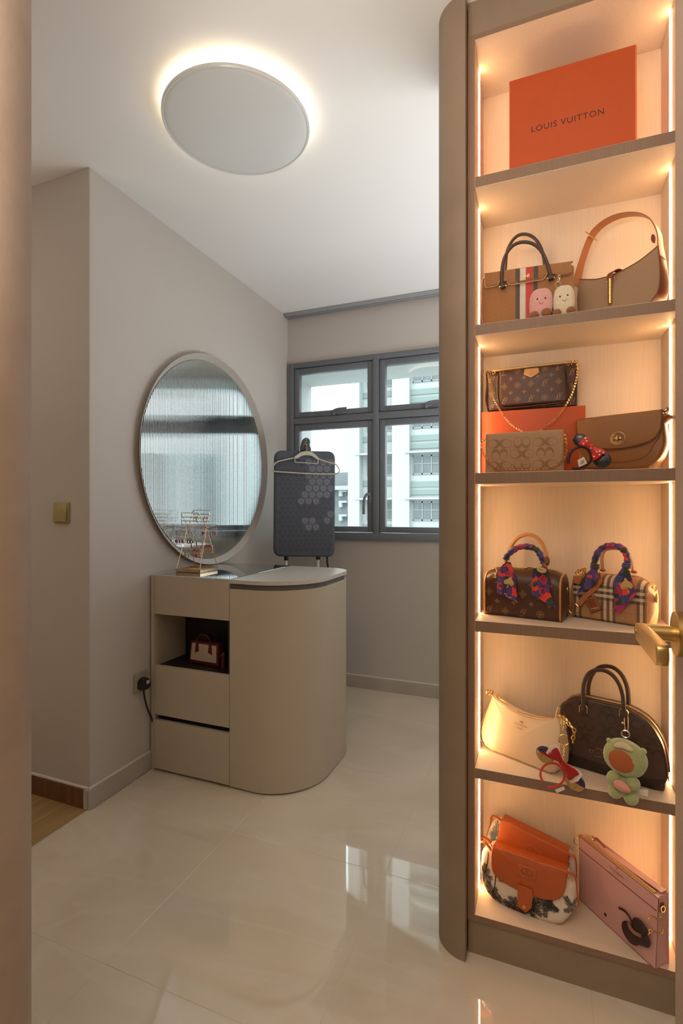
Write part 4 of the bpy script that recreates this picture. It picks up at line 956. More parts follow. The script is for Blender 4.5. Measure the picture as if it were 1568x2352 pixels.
def barrel_body(W, D, H, rt, soft=.006, mats_side=0, endb=.008):
    sec = barrel(W, D, H, .014, rt); b = B(); cy, cz = D / 2, H * .48
    xs = [W * k / 18 for k in range(19)]
    def fn(x, y, z):
        u = x / W; e = min(u, 1 - u) * W; s_ = 1 - .03 * (1 - min(e / .02, 1)) ** 2
        sag = soft * math.sin(PI * u) * (z / H) ** 2 + .020 * (1 - min(e / .045, 1)) ** 2 * (z / H) ** 2
        return Vector((x, cy + (y - cy) * s_, max(0, cz + (z - cz) * s_ - sag) if z > .002 else 0))
    rings = sweep(b, sec, xs, fn, 0); n = len(sec); b.fn = fn
    for rg, sg in ((rings[0], -1), (rings[-1], 1)):
        prev = rg
        for fct in (.97, .8, .5, .25):
            cur = [b.bm.verts.new(Vector((v.co.x + sg * (endb * (1 - fct * fct)), cy + (v.co.y - cy) * fct, cz + (v.co.z - cz) * fct))) for v in rg]
            for k in range(n): b.face((prev[k], prev[(k + 1) % n], cur[(k + 1) % n], cur[k]), mats_side)
            prev = cur
        vc = b.bm.verts.new(Vector((rg[0].co.x + sg * endb, cy, cz)))
        for k in range(n): b.face((prev[k], prev[(k + 1) % n], vc), mats_side)
    bmesh.ops.recalc_face_normals(b.bm, faces=b.bm.faces[:]); return b, sec
bd, sec = barrel_body(W, Dp, Hh, .048); bv = bd.bvh(); fnb = bd.fn
bd.decal(monogram(.012, W - .006, .010, Hh - .018, .0465, .0105, lambda x, z: .014 < x < W - .014 and z < Hh - .018, (.004, .006)), bv, 1, .0005)
for k in range(9):   # marks on the right end
    y_, z_ = .02 + .036 * (k % 3) + (.018 if (k // 3) % 2 else 0), .022 + .04 * (k // 3)
    for p in mono_symbol((y_, z_), .009, [3, 1, 0][k % 3]):
        if y_ < Dp - .014:
            vs = []
            for a, c in p:
                h = bv.ray_cast(Vector((1, a, c)), Vector((-1, 0, 0))); vs.append(h[0] + Vector((.0005, 0, 0)) if h[0] else None)
            if all(vs) and len(vs) <= 4: bd.face([bd.bm.verts.new(v) for v in vs], 1)
obj('body', bd, [canvas, mono], t)
for X in (.004, W - .004):
    b = B(); b.tube([fnb(X, Dp / 2 + (y - Dp / 2) * 1.02, max(z * 1.012, .0021)) + Vector((0, 0, .0018 if z < .003 else 0)) for y, z in sec], .0024, 8, closed=True); obj('piping', b, vach, t)
b = B(); b.tube([fnb(W * (.01 + .98 * k / 16), Dp / 2, Hh) for k in range(17)], 0, flat=(.010, .004), up=(0, 1, 0)); obj('zip', b, MATS['gold_zip'], t)
b = B(); b.ball((.108, Dp / 2 - .01, Hh - .002), (.007, .004, .003), 12, 8); b.tube([(.112, Dp / 2 - .01, Hh - .001), (.132, Dp / 2 - .014, Hh - .002)], .0017, 8); obj('zip_pull', b, goldm, t)
bh_ = c3([(488, 430, .085), (500, 330, .088), (545, 220, .090), (640, 105, .090), (780, 52, .090), (910, 85, .090), (1010, 180, .090), (1060, 290, .088), (1095, 420, .085), (1095, 520, .082)])
b = B(); b.tube(smooth_path(bh_, 5), .0052, 12); obj('handle', b, vach, t, 'bare tan rear handle')
q = c3([(1095, 470, .079)])[0]; b = B(); b.ball(q, (.008, .003, .014), 14, 10); obj('handle_tab', b, tand, t)
b = B(); fh = c3([(475, 560, -.002), (452, 440, -.006), (470, 385, -.008), (540, 320, -.010), (640, 258, -.010), (760, 240, -.010), (880, 262, -.010), (960, 320, -.010), (1010, 410, -.008), (1040, 500, -.006), (1040, 580, -.002)]); b.tube(smooth_path(fh, 4), .0042, 10); obj('handle', b, vach, t, 'front handle inside the scarf')
q = c3([(1462, 900, .055)])[0]; b = B(); b.torus((W + .007, .052, .082), .008, .0014, Matrix.Rotation(R(90), 3, 'Z')); obj('side_ring', b, goldm, t)
lk = f.thing('padlock', 'small gold padlock hanging at the left of the monogram barrel bag', 'padlock')
q = c3([(275, 690, -.006)])[0]; b = B(); b.box((q[0] - .0058, q[1] - .003, q[2] - .008), (q[0] + .0058, q[1] + .003, q[2] + .006), .0015); obj('lock_body', b, pale_gold, lk)
b = B(); b.tube(smooth_path([(q[0] - .004, q[1], q[2] + .005), (q[0] - .003, q[1] + .001, q[2] + .015), (q[0] + .003, q[1] + .002, q[2] + .019), (q[0] + .006, q[1] + .002, q[2] + .012), (q[0] + .005, q[1], q[2] + .005)]), .0013, 8); obj('shackle', b, pale_gold, lk)
s1 = f.thing('silk_scarf', 'floral violet scarf wound on the handle of the monogram barrel bag', 'scarf')
wrap([Vector(p) for p in fh[1:-1]], .0082, s1)
tail('scarf_tail', [(470, 480), (520, 490), (560, 640), (604, 700), (612, 950), (640, 1050), (680, 1138), (480, 1050), (300, 975), (298, 800), (312, 690), (355, 590), (410, 520)], lambda x, z: -.013 - .004 * math.sin(x * 130) , [('poly', (0, 0), 1, [(400, 560), (480, 500), (540, 540), (568, 640), (520, 690), (440, 705), (370, 670), (358, 610)]), ('leaf', (300, 790), .016, .007, 35), ('rose', (362, 858), .0092), ('poly', (0, 0), 4, [(600, 1112), (640, 1058), (680, 1138)]), ('heart', (505, 790), .0135, -18), ('rose', (378, 965), .0032), ('text', (452, 985), 'My', .0062, -22), ('text', (500, 1030), 'Lover', .0062, -22)], s1, c2, -.014)
tail('scarf_tail', [(990, 560), (1095, 548), (1128, 650), (1140, 960), (1180, 1080), (1245, 1232), (1040, 1100), (850, 992), (870, 800), (872, 600), (930, 575)], lambda x, z: -.013 - .003 * math.sin(x * 150 + 1), [('poly', (0, 0), 4, [(875, 605), (950, 580), (1120, 590), (1126, 680), (1000, 690), (876, 712)]), ('rose', (1042, 750), .0108), ('leaf', (885, 880), .018, .006, 70), ('rose', (1030, 945), .0100), ('rose', (888, 952), .0070), ('rose', (940, 1040), .0050), ('rose', (1002, 1065), .0072), ('leaf', (1090, 1080), .018, .006, -30)], s1, c2, -.014)
b = B(); q = c3([(1010, 610, -.019)])[0]; b.torus(q, .008, .0038, Matrix.Rotation(R(15), 3, 'Y') @ Matrix.Scale(.5, 3, (0, 0, 1)) @ Matrix.Scale(1.15, 3, (1, 0, 0)), 18, 8); obj('scarf_knot', b, mat('mustard_silk', (.50, .36, .10), .45), s1)
# checked barrel bag
def tartan():
    m = mat('tan_check_cotton', (.42, .22, .095), .6, bump=(900, .3)); t = m.node_tree; b = t.nodes['Principled BSDF']
    for n in list(t.nodes):
        if n.type in ('VALTORGB',): t.nodes.remove(n)
    tc = t.nodes.new('ShaderNodeTexCoord'); sp_ = t.nodes.new('ShaderNodeSeparateXYZ'); t.links.new(tc.outputs['Object'], sp_.inputs[0]); L = t.links.new
    def bands(src, period, off, stops):
        a = t.nodes.new('ShaderNodeMath'); a.operation = 'ADD'; a.inputs[1].default_value = off
        d = t.nodes.new('ShaderNodeMath'); d.operation = 'DIVIDE'; d.inputs[1].default_value = period
        fr_ = t.nodes.new('ShaderNodeMath'); fr_.operation = 'FRACT'; r = t.nodes.new('ShaderNodeValToRGB'); r.color_ramp.interpolation = 'CONSTANT'
        while len(r.color_ramp.elements) < len(stops): r.color_ramp.elements.new(.5)
        for e, (p, c) in zip(r.color_ramp.elements, stops): e.position = p; e.color = c
        L(src, a.inputs[0]); L(a.outputs[0], d.inputs[0]); L(d.outputs[0], fr_.inputs[0]); L(fr_.outputs[0], r.inputs[0]); return r
    T, Bk, Cr, Rd = (.37, .195, .082, 0), (.035, .018, .013, 1), (.66, .53, .38, 1), (.36, .035, .025, .8)
    st_ = lambda rd: [(0, Bk), (.085, Cr), (.17, Bk), (.255, Cr), (.34, Bk), (.425, T), (rd, Rd), (rd + .018, T)]
    v_ = bands(sp_.outputs[0], .088, .010, st_(.70)); h_ = bands(sp_.outputs[2], .092, .034, st_(.72))
    m1 = t.nodes.new('ShaderNodeMix'); m1.data_type = 'RGBA'; m1.inputs[6].default_value = T
    m2 = t.nodes.new('ShaderNodeMix'); m2.data_type = 'RGBA'
    sc1 = t.nodes.new('ShaderNodeMath'); sc1.operation = 'MULTIPLY'; sc1.inputs[1].default_value = .62; sc2 = t.nodes.new('ShaderNodeMath'); sc2.operation = 'MULTIPLY'; sc2.inputs[1].default_value = .62
    L(v_.outputs['Alpha'], sc1.inputs[0]); L(h_.outputs['Alpha'], sc2.inputs[0])
    L(v_.outputs['Color'], m1.inputs[7]); L(sc1.outputs[0], m1.inputs[0]); L(m1.outputs[2], m2.inputs[6]); L(h_.outputs['Color'], m2.inputs[7]); L(sc2.outputs[0], m2.inputs[0])
    mx2 = t.nodes.new('ShaderNodeMath'); mx2.operation = 'MAXIMUM'
    L(m2.outputs[2], b.inputs['Base Color']); return m
chk = tartan()
O2 = at_z(1312, 1417, .912); f = Frame(O2, -27); f.O.z = .9122; c2, c3 = f.crop(1300, 1240, 5.851)
t = f.thing('barrel_bag', 'tan checked barrel handbag on the right of the fourth shelf', 'handbag')
W, Dp, Hh = .190, .078, .128
sidel = mat('beige_side_leather', (.56, .34, .17), .45)
bd, sec = barrel_body(W, Dp, Hh, .036, .004, 1, .012); fnb = bd.fn; obj('body', bd, [chk, sidel], t)
for X in (.003, W - .003):
    b = B(); b.tube([fnb(X, Dp / 2 + (y - Dp / 2) * 1.02, max(z * 1.012, .0021)) + Vector((0, 0, .0018 if z < .003 else 0)) for y, z in sec], .0019, 8, closed=True); obj('piping', b, tanl, t)
b = B(); b.tube([fnb(W * (.01 + .98 * k / 16), Dp / 2, Hh) for k in range(17)], 0, flat=(.010, .004), up=(0, 1, 0)); obj('zip', b, MATS['gold_zip'], t)
fh = c3([(385, 520, .0), (372, 420, -.004), (372, 330, -.006), (400, 230, -.008), (450, 140, -.009), (540, 90, -.009), (640, 80, -.009), (740, 105, -.009), (800, 180, -.008), (825, 270, -.006), (822, 370, -.004), (805, 450, .0)])
b = B(); b.tube(smooth_path(fh, 4), .0045, 10); obj('handle', b, sidel, t, 'front handle inside the scarf')
b = B(); b.tube(smooth_path(c3([(490, 400, .062), (480, 300, .064), (480, 220, .064), (520, 140, .064), (620, 115, .064), (740, 130, .064), (840, 200, .064), (890, 310, .064), (905, 430, .062)]), 4), .0046, 10); obj('handle', b, sidel, t, 'bare beige rear handle')
for cx, cy in ((490, 408), (908, 430)):
    q = c3([(cx, cy, .058)])[0]; b = B(); b.ball(q, (.0085, .003, .0045), 12, 8); obj('handle_tab', b, tanl, t)
b = B(); P = c3([(165, 870, -.010), (260, 760, -.008), (370, 660, -.006), (450, 560, -.006), (462, 510, -.004), (440, 460, .004)]); b.tube(smooth_path(P, 4), 0, flat=(.013, .0022), up=(0, 0, 1)); obj('leather_strap', b, tanl, t)
b = B(); q = c3([(100, 925, -.012)])[0]; b.torus(q, .0145, .0013, n=26); obj('key_ring', b, goldm, t)
b = B(); q = c2([(245, 790), (385, 745), (475, 930), (330, 985)], -.006); b.prism(fillet(q, .001, 2), -.0080, -.0045, .0008); bv = b.bvh()
qq = c2([(268, 800), (378, 765), (455, 920), (340, 962)], -.008)
st_ = []
for a, c in zip(qq, qq[1:] + qq[:1]):
    n_ = 10
    for k in range(n_):
        p0 = Vector(a).lerp(Vector(c), (k + .2) / n_); p1 = Vector(a).lerp(Vector(c), (k + .75) / n_); d_ = (p1 - p0).normalized() * .0003; nn = Vector((-d_.y, d_.x))
        st_.append([tuple(p0 - nn), tuple(p1 - nn), tuple(p1 + nn), tuple(p0 + nn)])
b.decal(st_, bv, 1, .0003); cc = c2([(385, 918)], -.008)[0]; b.decal(place(text2('BURBERRY', .0042, 1), cc, R(-17 + 34)), bv, 1, .0004)
obj('leather_tag', b, [tand, whitep], t, 'brown stitched leather tag')
lk = f.thing('padlock', 'brown leather padlock on a gold chain at the left of the checked bag', 'padlock')
q = c2([(88, 570), (115, 475), (230, 490), (190, 600)], -.004); b = B(); b.prism(fillet(q, .0025, 3), -.012, -.003, .0015); obj('lock_body', b, tanl, lk)
b = B(); b.chain(smooth_path(c3([(140, 490, -.007), (150, 430, -.004), (200, 405, .0), (260, 400, .004), (235, 450, -.002), (190, 480, -.006)]), 4), .009, .008, .0017); obj('lock_chain', b, goldm, lk, kind='stuff')
q = c3([(1225, 600, .035)])[0]; b = B(); b.torus((W + .005, .036, .098), .008, .0016, Matrix.Rotation(R(70), 3, 'Z')); obj('end_clasp', b, MATS['gold_zip'], t)
b = B(); b.ball((W + .0135, .028, .076), (.003, .006, .013), 12, 8); obj('end_pull', b, sidel, t)
s2 = f.thing('silk_scarf', 'floral violet scarf wound on the handle of the checked bag', 'scarf')
wrap([Vector(p) for p in fh[1:-1]], .0086, s2)
for cx, cy in ((385, 365), (812, 350)):
    q = c3([(cx, cy, -.006)])[0]; b = B(); b.ball(q, (.0125, .0115, .0085), 14, 10); b.ball(q + Vector((.002, -.002, .006)) if isinstance(q, Vector) else (q[0] + .002, q[1] - .002, q[2] + .006), (.0115, .0105, .004), 14, 8); obj('scarf_knot', b, SILK, s2)
tail('scarf_tail', [(320, 400), (420, 410), (440, 500), (400, 600), (330, 650), (200, 700), (120, 755), (165, 690), (200, 640), (222, 540), (260, 460)], lambda x, z: -.013 + .003 * math.sin(x * 140), [('leaf', (215, 650), .026, .012, 40), ('poly', (0, 0), 7, [(330, 420), (420, 420), (432, 500), (400, 570), (340, 520)])], s2, c2, -.013)
tail('scarf_tail', [(760, 360), (850, 420), (880, 520), (950, 720), (860, 830), (765, 920), (670, 1012), (655, 850), (632, 700), (632, 600), (672, 500), (710, 430)], lambda x, z: -.013 - .003 * math.sin(x * 120), [('poly', (0, 0), 1, [(675, 490), (720, 410), (790, 385), (845, 430), (835, 490), (740, 525)]), ('leaf', (640, 640), .018, .0075, 58), ('rose', (690, 695), .0105), ('poly', (0, 0), 4, [(768, 878), (672, 1008), (676, 900)]), ('poly', (0, 0), 1, [(830, 830), (880, 740), (940, 700), (945, 725)]), ('heart', (808, 600), .0158, 14)], s2, c2, -.013)
# ---- fifth compartment: cream bag, dome bag, headband, plush doll
crl = mat('cream_smooth_leather', (.74, .57, .38), .38, noise=(8, (.70, .52, .33), .5), bump=(300, .1)); goldfoil = mat('gold_foil', (.50, .24, .08), .35, metal=.7)
O3 = at_z(1119, 1721.5, .512); f = Frame(O3, -26, 6); f.O.z = .5123; c2, c3 = f.crop(1095, 1570, 6.272)
t = f.thing('shoulder_bag', 'cream leather crescent shoulder bag with gold lettering', 'handbag')
o_ = c2([(188, 165), (260, 250), (400, 350), (560, 435), (740, 500), (920, 530), (1050, 522), (1148, 495)]) + c2([(1180, 700), (1195, 1000), (1180, 1180), (1130, 1280), (1050, 1316), (980, 1308), (700, 1185), (400, 1060), (200, 975), (110, 900), (60, 800), (44, 690), (60, 570), (110, 400)])
o_ = [(x, max(z, .0005)) for x, z in o_]
bd = B(); tp = lambda z: 1 - 3.6 * max(z - .03, 0); dd = .062; bd.pillow(fillet(o_, .003, 2), dd, .006, .005, tp, (.075, .055)); bv = bd.bvh()
cc = c2([(610, 610)], -.004)[0]; bd.decal(place(text2('COACH', .0088, 1.12), cc, R(-2), 1.1, 1), bv, 1, .0006)
cc = c2([(600, 655)], -.004)[0]; bd.decal(place([[(-.009, -.0007), (.009, -.0007), (.009, .0007), (-.009, .0007)]], cc, R(-2)), bv, 1, .0006)
cc = c2([(615, 565)], -.004)[0]; bd.decal(place([[(-.0055, -.002), (-.004, -.002), (-.003, .002), (-.0045, .002)], [(-.002, -.002), (.001, -.002), (.001, .003), (-.001, .003)], [(.002, -.002), (.006, -.002), (.004, .0025), (.003, .0025)], [(-.004, -.0003), (.004, -.0003), (.004, .0007), (-.004, .0007)]], cc, R(-2)), bv, 1, .0006)
obj('body', bd, [crl, goldfoil], t)
b = B(); b.tube(smooth_path([(x, dd / 2 * (1 - tp(z)) - .002, z) for x, z in o_[2:24:1][:22]], 2), .0007, 6); obj('edge_line', b, mat('cream_edge', (.45, .28, .14), .5), t)
P = c3([(215, 150, .016), (300, 240, .018), (430, 330, .02), (600, 415, .022), (780, 470, .024), (950, 505, .026), (1100, 495, .026)]); b = B(); b.tube(smooth_path(P, 4), 0, flat=(.010, .003), up=(0, 1, 0)); obj('zip', b, MATS['gold_zip'], t)
b = B(); b.chain(c3([(270, 150, .022), (310, 190, .022), (350, 240, .022)]), .010, .006, .0013); b.tube(c3([(340, 225, .02), (435, 285, .018)]), .0013, 8); obj('zip_pull', b, goldm, t, kind='stuff')
b = B(); b.torus(c3([(160, 130, .012)])[0], .0060, .0022, n=16, k=8); obj('side_ring', b, goldm, t)
b = B(); b.torus(c3([(205, 120, .016)])[0], .0052, .0020, Matrix.Rotation(R(60), 3, 'Z'), 16, 8); obj('side_ring', b, goldm, t)
b = B(); b.tube(c3([(1150, 500, .012), (1160, 420, .018), (1180, 345, .024)]), 0, flat=(.016, .003), up=(0, 1, 0)); obj('strap_tab', b, crl, t)
b = B(); b.chain(smooth_path(c3([(1170, 430, .01), (1215, 490, -.002), (1290, 520, -.004), (1320, 580, -.005), (1380, 640, -.006), (1405, 690, -.006), (1385, 780, -.006), (1380, 860, -.005)]), 3), .012, .008, .0016); obj('strap_chain', b, goldm, t, kind='stuff')
b = B(); q = c2([(1285, 640), (1310, 660), (1360, 960), (1345, 970)], -.005); b.prism(q, -.008, -.005, .0006); obj('hang_tag', b, brownl, t)
kc = f.thing('key_chain', 'gold clip, ring and fine chain from cream bag to the red headband', 'keychain')
b = B(); b.chain(c3([(1245, 520, -.008), (1235, 600, -.009), (1250, 690, -.010)]), .014, .008, .0016); obj('clip', b, goldm, kc, kind='stuff')
b = B(); q = c3([(1255, 810, -.012)])[0]; b.torus(q, .0135, .0014, Matrix.Rotation(R(40), 3, 'Z'), 26); obj('key_ring', b, goldm, kc)
b = B(); b.chain(c3([(1255, 910, -.012), (1250, 1000, -.016), (1235, 1085, -.020)]), .0048, .0036, .0007); obj('fine_chain', b, goldm, kc, kind='stuff')
# red headband with ears
f = Frame(at_z(1240, 1803, .512), -22); f.O = at_y(1240, 1800, 1.4035); c2, c3 = f.crop(1095, 1570, 6.272)
t = f.thing('ear_headband', 'small red headband charm with embroidered ears and red sequin bow', 'charm')
navy = mat('navy_sequins', (.020, .016, .085), .35, bump=(800, .9)); goldt = mat('gold_fringe', (.36, .20, .055), .4, metal=.5, noise=(90, (.62, .40, .14), .4), bump=(500, 1)); reds = mat('red_sequins', (.55, .008, .010), .25, bump=(900, 1)); bumpdist(reds, .004); redv = mat('red_velvet', (.58, .022, .012), .7, sheen=.4)
for (x, y, rx_, ry_, an) in ((980, 1025, .0235, .0215, -35), (1410, 1420, .0245, .0215, -35)):
    q = c2([(x, y)], .004)[0]; b = B(); b.ball((q[0], .004, q[1]), (rx_, .0055, ry_), 22, 14); bv = b.bvh()
    aa = [2 * PI * k / 20 for k in range(20)]
    low = [(q[0] + rx_ * .95 * math.cos(R(170 + 8 * k)), q[1] + ry_ * .95 * math.sin(R(170 + 8 * k))) for k in range(20)]
    rows = []
    for k in range(17):
        u = -1 + 2 * (k + .3) / 16.6; xx = q[0] + rx_ * .97 * u; zt_ = q[1] + ry_ * (.12 - .35 * u); zb_ = q[1] - ry_ * .97 * math.sqrt(max(1 - u * u, 0))
        if zt_ > zb_: rows.append(((xx, zt_), (xx, zb_)))
    b.strip(rows, bv, 1, .0007)
    for dx_, dy_, s_ in ((-.003, .006, .0042), (.007, .003, .0048), (.004, .011, .003)): b.decal([[(q[0] + dx_ + s_ * (1 + .2 * math.sin(3 * a)) * math.cos(a), q[1] + dy_ + s_ * .7 * math.sin(a)) for a in aa]], bv, 2, .0007)
    obj('ear', b, [navy, goldt, reds], t)
P = c3([(945, 1405, .0), (915, 1330, .0), (925, 1250, .001), (970, 1185, .002), (1050, 1148, .003), (1140, 1158, .004), (1220, 1225, .005), (1258, 1320, .005), (1235, 1410, .004), (1165, 1470, .002), (1080, 1495, .0), (1015, 1495, .0)])
obj('band', B().tube(smooth_path(P, 4), .0029, 10), redv, t)
q = c2([(1235, 1130)], -.004)[0]; b = B()
for a_, ln, wd in ((R(140), .038, .0175), (R(-42), .045, .0185)):
    P = [(.15, .3), (.7, 1.05), (1.0, 1.1), (1.12, .0), (1.02, -1.1), (.7, -1.05), (.15, -.3)]; b.pillow(place([[(x * ln, z * wd) for x, z in P]], q, a_)[0], .003, .001, .001, y0=-.006)
obj('bow_backing', b, mat('white_felt', (.72, .62, .50), .8), t, 'white backing of the bow')
b = B(); L1 = bow_loop(b, q, R(140), .034, .0165, -.008, th=.007); L2 = bow_loop(b, q, R(-42), .040, .018, -.008, th=.007); b.ball((q[0], -.010, q[1]), (.0065, .0055, .0065), 12, 8); obj('bow', b, reds, t, 'red sequin bow')
b = B(); q = c2([(1120, 1530), (1250, 1480), (1265, 1530), (1150, 1580)], .003); b.prism(q, .003, .004, .0002); obj('care_label', b, MATS['care_label'], t)
# dome bag
dome = mat('dark_brown_canvas', (.062, .032, .022), .36, bump=(260, .25)); domes = mat('dark_signature_print', (.040, .020, .013), .42); domeb = mat('dark_base_leather', (.020, .010, .008), .32, bump=(260, .12))
O4 = at_z(1323.6, 1763, .512); f = Frame(O4, -17, 3); f.O.z = .5123; c2, c3 = f.crop(1270, 1510, 5.6)
t = f.thing('dome_bag', 'dark brown dome handbag with two handles and gold lettering', 'handbag')
o_ = c2([(70, 650), (130, 590), (210, 545), (310, 535), (500, 575), (700, 620), (900, 670), (1080, 760), (1230, 880), (1340, 1040), (1410, 1200), (1450, 1380), (1468, 1550), (1430, 1640), (1310, 1745), (300, 1430), (150, 1380), (60, 1320), (40, 1000)])
o_ = [(x, max(z, .001)) for x, z in o_]; zmax = max(z for x, z in o_)
bd = B(); dd = .085; tp = lambda z: 1 - 2.2 * max(z - .04, 0); bd.pillow(sm2(o_, 3), dd, .006, .003, tp, (.10, .075)); bv = bd.bvh()
xs = [x for x, z in o_]; bd.decal(signature(min(xs) + .02, max(xs), .055, zmax, .105, .031, .0165, lambda x, z: z > .045), bv, 1, .0004)
lo = c2([(60, 1250), (250, 1245), (470, 1322), (700, 1400), (900, 1468), (1110, 1535), (1300, 1568), (1462, 1565)], -.003)
rows = [((x, z), (x, max(z - .075, .004))) for x, z in smooth_path([(a, b_, 0) for a, b_ in lo], 4) for _ in [0]] if False else []
band = [(p.x, p.y) for p in smooth_path([(a, b_, 0) for a, b_ in lo], 3)]
prev = None
for k, (x, z) in enumerate(band): rows.append(((x, z), (x, .003)))
bd.strip(rows, bv, 2, .0009)
cc = c2([(570, 1225)], -.003)[0]; bd.decal(place(text2('COACH', .0115, 1.1), (cc[0], cc[1] - .001), R(2)), bv, 3, .0008); bd.decal(place([[(-.009, -.0006), (.009, -.0006), (.009, .0006), (-.009, .0006)]], (cc[0] + .001, cc[1] - .010), R(2)), bv, 3, .0008)
cc = c2([(585, 1195)], -.003)[0]; bd.decal(place([[(-.0075, -.003), (-.0055, -.003), (-.004, .003), (-.006, .003)], [(-.003, -.003), (.001, -.003), (.001, .004), (-.0015, .004)], [(.003, -.003), (.008, -.003), (.006, .003), (.004, .003)], [(-.006, -.0005), (.006, -.0005), (.006, .001), (-.006, .001)]], (cc[0], cc[1] + .002), R(2)), bv, 3, .0008)
obj('body', bd, [dome, domes, domeb, pale_gold], t)
topc = [p for p in smooth_path([(x, dd / 2, z) for x, z in o_[:13]], 4)]
b = B(); b.tube([(p.x, p.y - .004, p.z + .0012) for p in topc], .0030, 8); obj('zip', b, mat('brass_zip', (.50, .33, .16), .35, metal=.7, noise=(700, (.25, .14, .06), .2)), t)
b = B(); b.tube([(p.x, dd / 2 * (1 - tp(p.z)) + .002, p.z - .0005) for p in topc], .0014, 6); obj('piping', b, brownl, t)
for nm, yy, pts in (('handle', -.006, [(392, 690), (388, 560), (385, 440), (400, 320), (440, 230), (510, 175), (600, 160), (690, 180), (780, 245), (850, 350), (890, 470), (905, 590), (908, 740)]), ('handle', .062, [(450, 510), (450, 400), (470, 290), (520, 190), (590, 130), (680, 112), (780, 135), (870, 210), (930, 320), (960, 440), (968, 600)])):
    b = B(); b.tube(smooth_path(c3([(x, y, yy) for x, y in pts]), 4), .0055, 10); obj('handle', b, brownl, t)
for cx, cy in ((390, 690), (908, 745)):
    q = Vector(c3([(cx, cy, -.004)])[0]); b = B(); b.box(q + Vector((-.008, -.003, -.006)), q + Vector((.008, .003, .004)), .0015); obj('handle_tab', b, brownl, t)
    b = B(); b.tube([q + Vector(p) for p in [(-.010, -.002, -.004), (-.0095, -.003, .012), (-.006, -.003, .016)]], .0015, 8); obj('hardware_bar', b, pale_gold, t)
    b = B(); b.tube([q + Vector(p) for p in [(.010, -.002, -.004), (.0095, -.003, .012), (.006, -.003, .016)]], .0015, 8); obj('hardware_bar', b, pale_gold, t)
for cx, cy in ((384, 720), (886, 858)):
    q = c2([(cx, cy)], -.002)[0]; h = bv.ray_cast(Vector((q[0], -1, q[1])), Vector((0, 1, 0)))
    if h[0]: obj('stud', B().ball(h[0], (.0042, .003, .0042), 14, 10), pale_gold, t)
b = B(); b.ball
P1 = [(915, 780, -.008), (918, 860, -.010), (925, 950, -.012)]; P2 = [(960, 780, -.008), (965, 860, -.010), (960, 950, -.012)]
for P in (P1, P2):
    for q in smooth_path(c3(P), 8): b.ball(q, .0014, 8, 6)
obj('bead_chain', b, pale_gold, t, kind='stuff')
b = B(); q = c2([(955, 960), (985, 950), (1015, 1000), (1020, 1060), (990, 1060)], -.006); b.prism(q, -.008, -.006, .0005); obj('hang_tag', b, brownl, t)
# plush doll charm (plain generic face)
green = mat('pale_green_plush', (.38, .41, .165), .95, noise=(140, (.30, .34, .12), .6), bump=(240, 1), sheen=.7); facem = mat('rust_felt', (.40, .105, .03), .9, bump=(500, .4)); pinkf = mat('pink_felt', (.72, .30, .24), .85, bump=(400, .4)); bumpdist(green, .003)
O5 = at_y(1440, 1840, 1.398); f = Frame(O5, -10); c2, c3 = f.crop(1270, 1510, 5.6)
t = f.thing('plush_doll', 'pale green plush doll charm with round hood holding a pink shell', 'plush toy')
def pb(nm, x, y, rx_, rz_, yy, ry_, m, an=0, pw=1.0, par=t):
    q = c2([(x, y)], yy)[0]; b = B(); b.ball((q[0], yy, q[1]), (rx_, ry_, rz_), 24, 16, pw=pw, M=Matrix.Rotation(R(an), 3, 'Y')); return obj(nm, b, m, par)
s_ = .000228 * 1.0
q0, q1 = c2([(640, 1200), (1210, 1200)], -.01); s_ = (q1[0] - q0[0]) / 570
pb('torso', 905, 1640, 185 * s_, 165 * s_, -.016, .021, green, 0, .9)
pb('hood', 925, 1290, 288 * s_, 258 * s_, -.020, .028, green, 22, .92)
pb('hood_ear', 715, 1065, 34 * s_, 30 * s_, -.020, .008, green); pb('hood_ear', 1155, 1210, 48 * s_, 45 * s_, -.018, .010, green)
pb('face', 885, 1335, 178 * s_, 158 * s_, -.0415, .0085, facem, 22)
pb('arm', 770, 1540, 85 * s_, 100 * s_, -.030, .014, green, 30); pb('arm', 1020, 1620, 100 * s_, 95 * s_, -.030, .014, green, -20)
pb('leg', 795, 1720, 100 * s_, 95 * s_, -.024, .018, green, -20); pb('leg', 1000, 1800, 100 * s_, 105 * s_, -.024, .018, green, -10)
q = c2([(770, 1615), (800, 1580), (870, 1585), (950, 1640), (1000, 1705), (980, 1735), (900, 1725), (810, 1680)], -.045); b = B(); b.pillow(sm2(q, 3), .010, .004, .003, y0=-.050); obj('shell', b, pinkf, t)
q = c2([(795, 1110), (880, 1085), (960, 1120), (1025, 1190), (1000, 1215), (900, 1180), (830, 1165), (780, 1150)], -.045); b = B(); b.pillow(sm2(q, 3), .006, .0025, .002, y0=-.047); obj('hood_patch', b, mat('cream_felt', (.66, .52, .32), .9), t)
b = B(); q = c3([(928, 985, -.016)])[0]; b.torus(q, .0085, .0018, n=20); obj('key_ring', b, silver, t)
b = B(); q = c2([(1090, 1690), (1225, 1700), (1215, 1790), (1080, 1760)], -.012); b.prism(q, -.0125, -.0115, .0002); obj('care_label', b, MATS['care_label'], t)
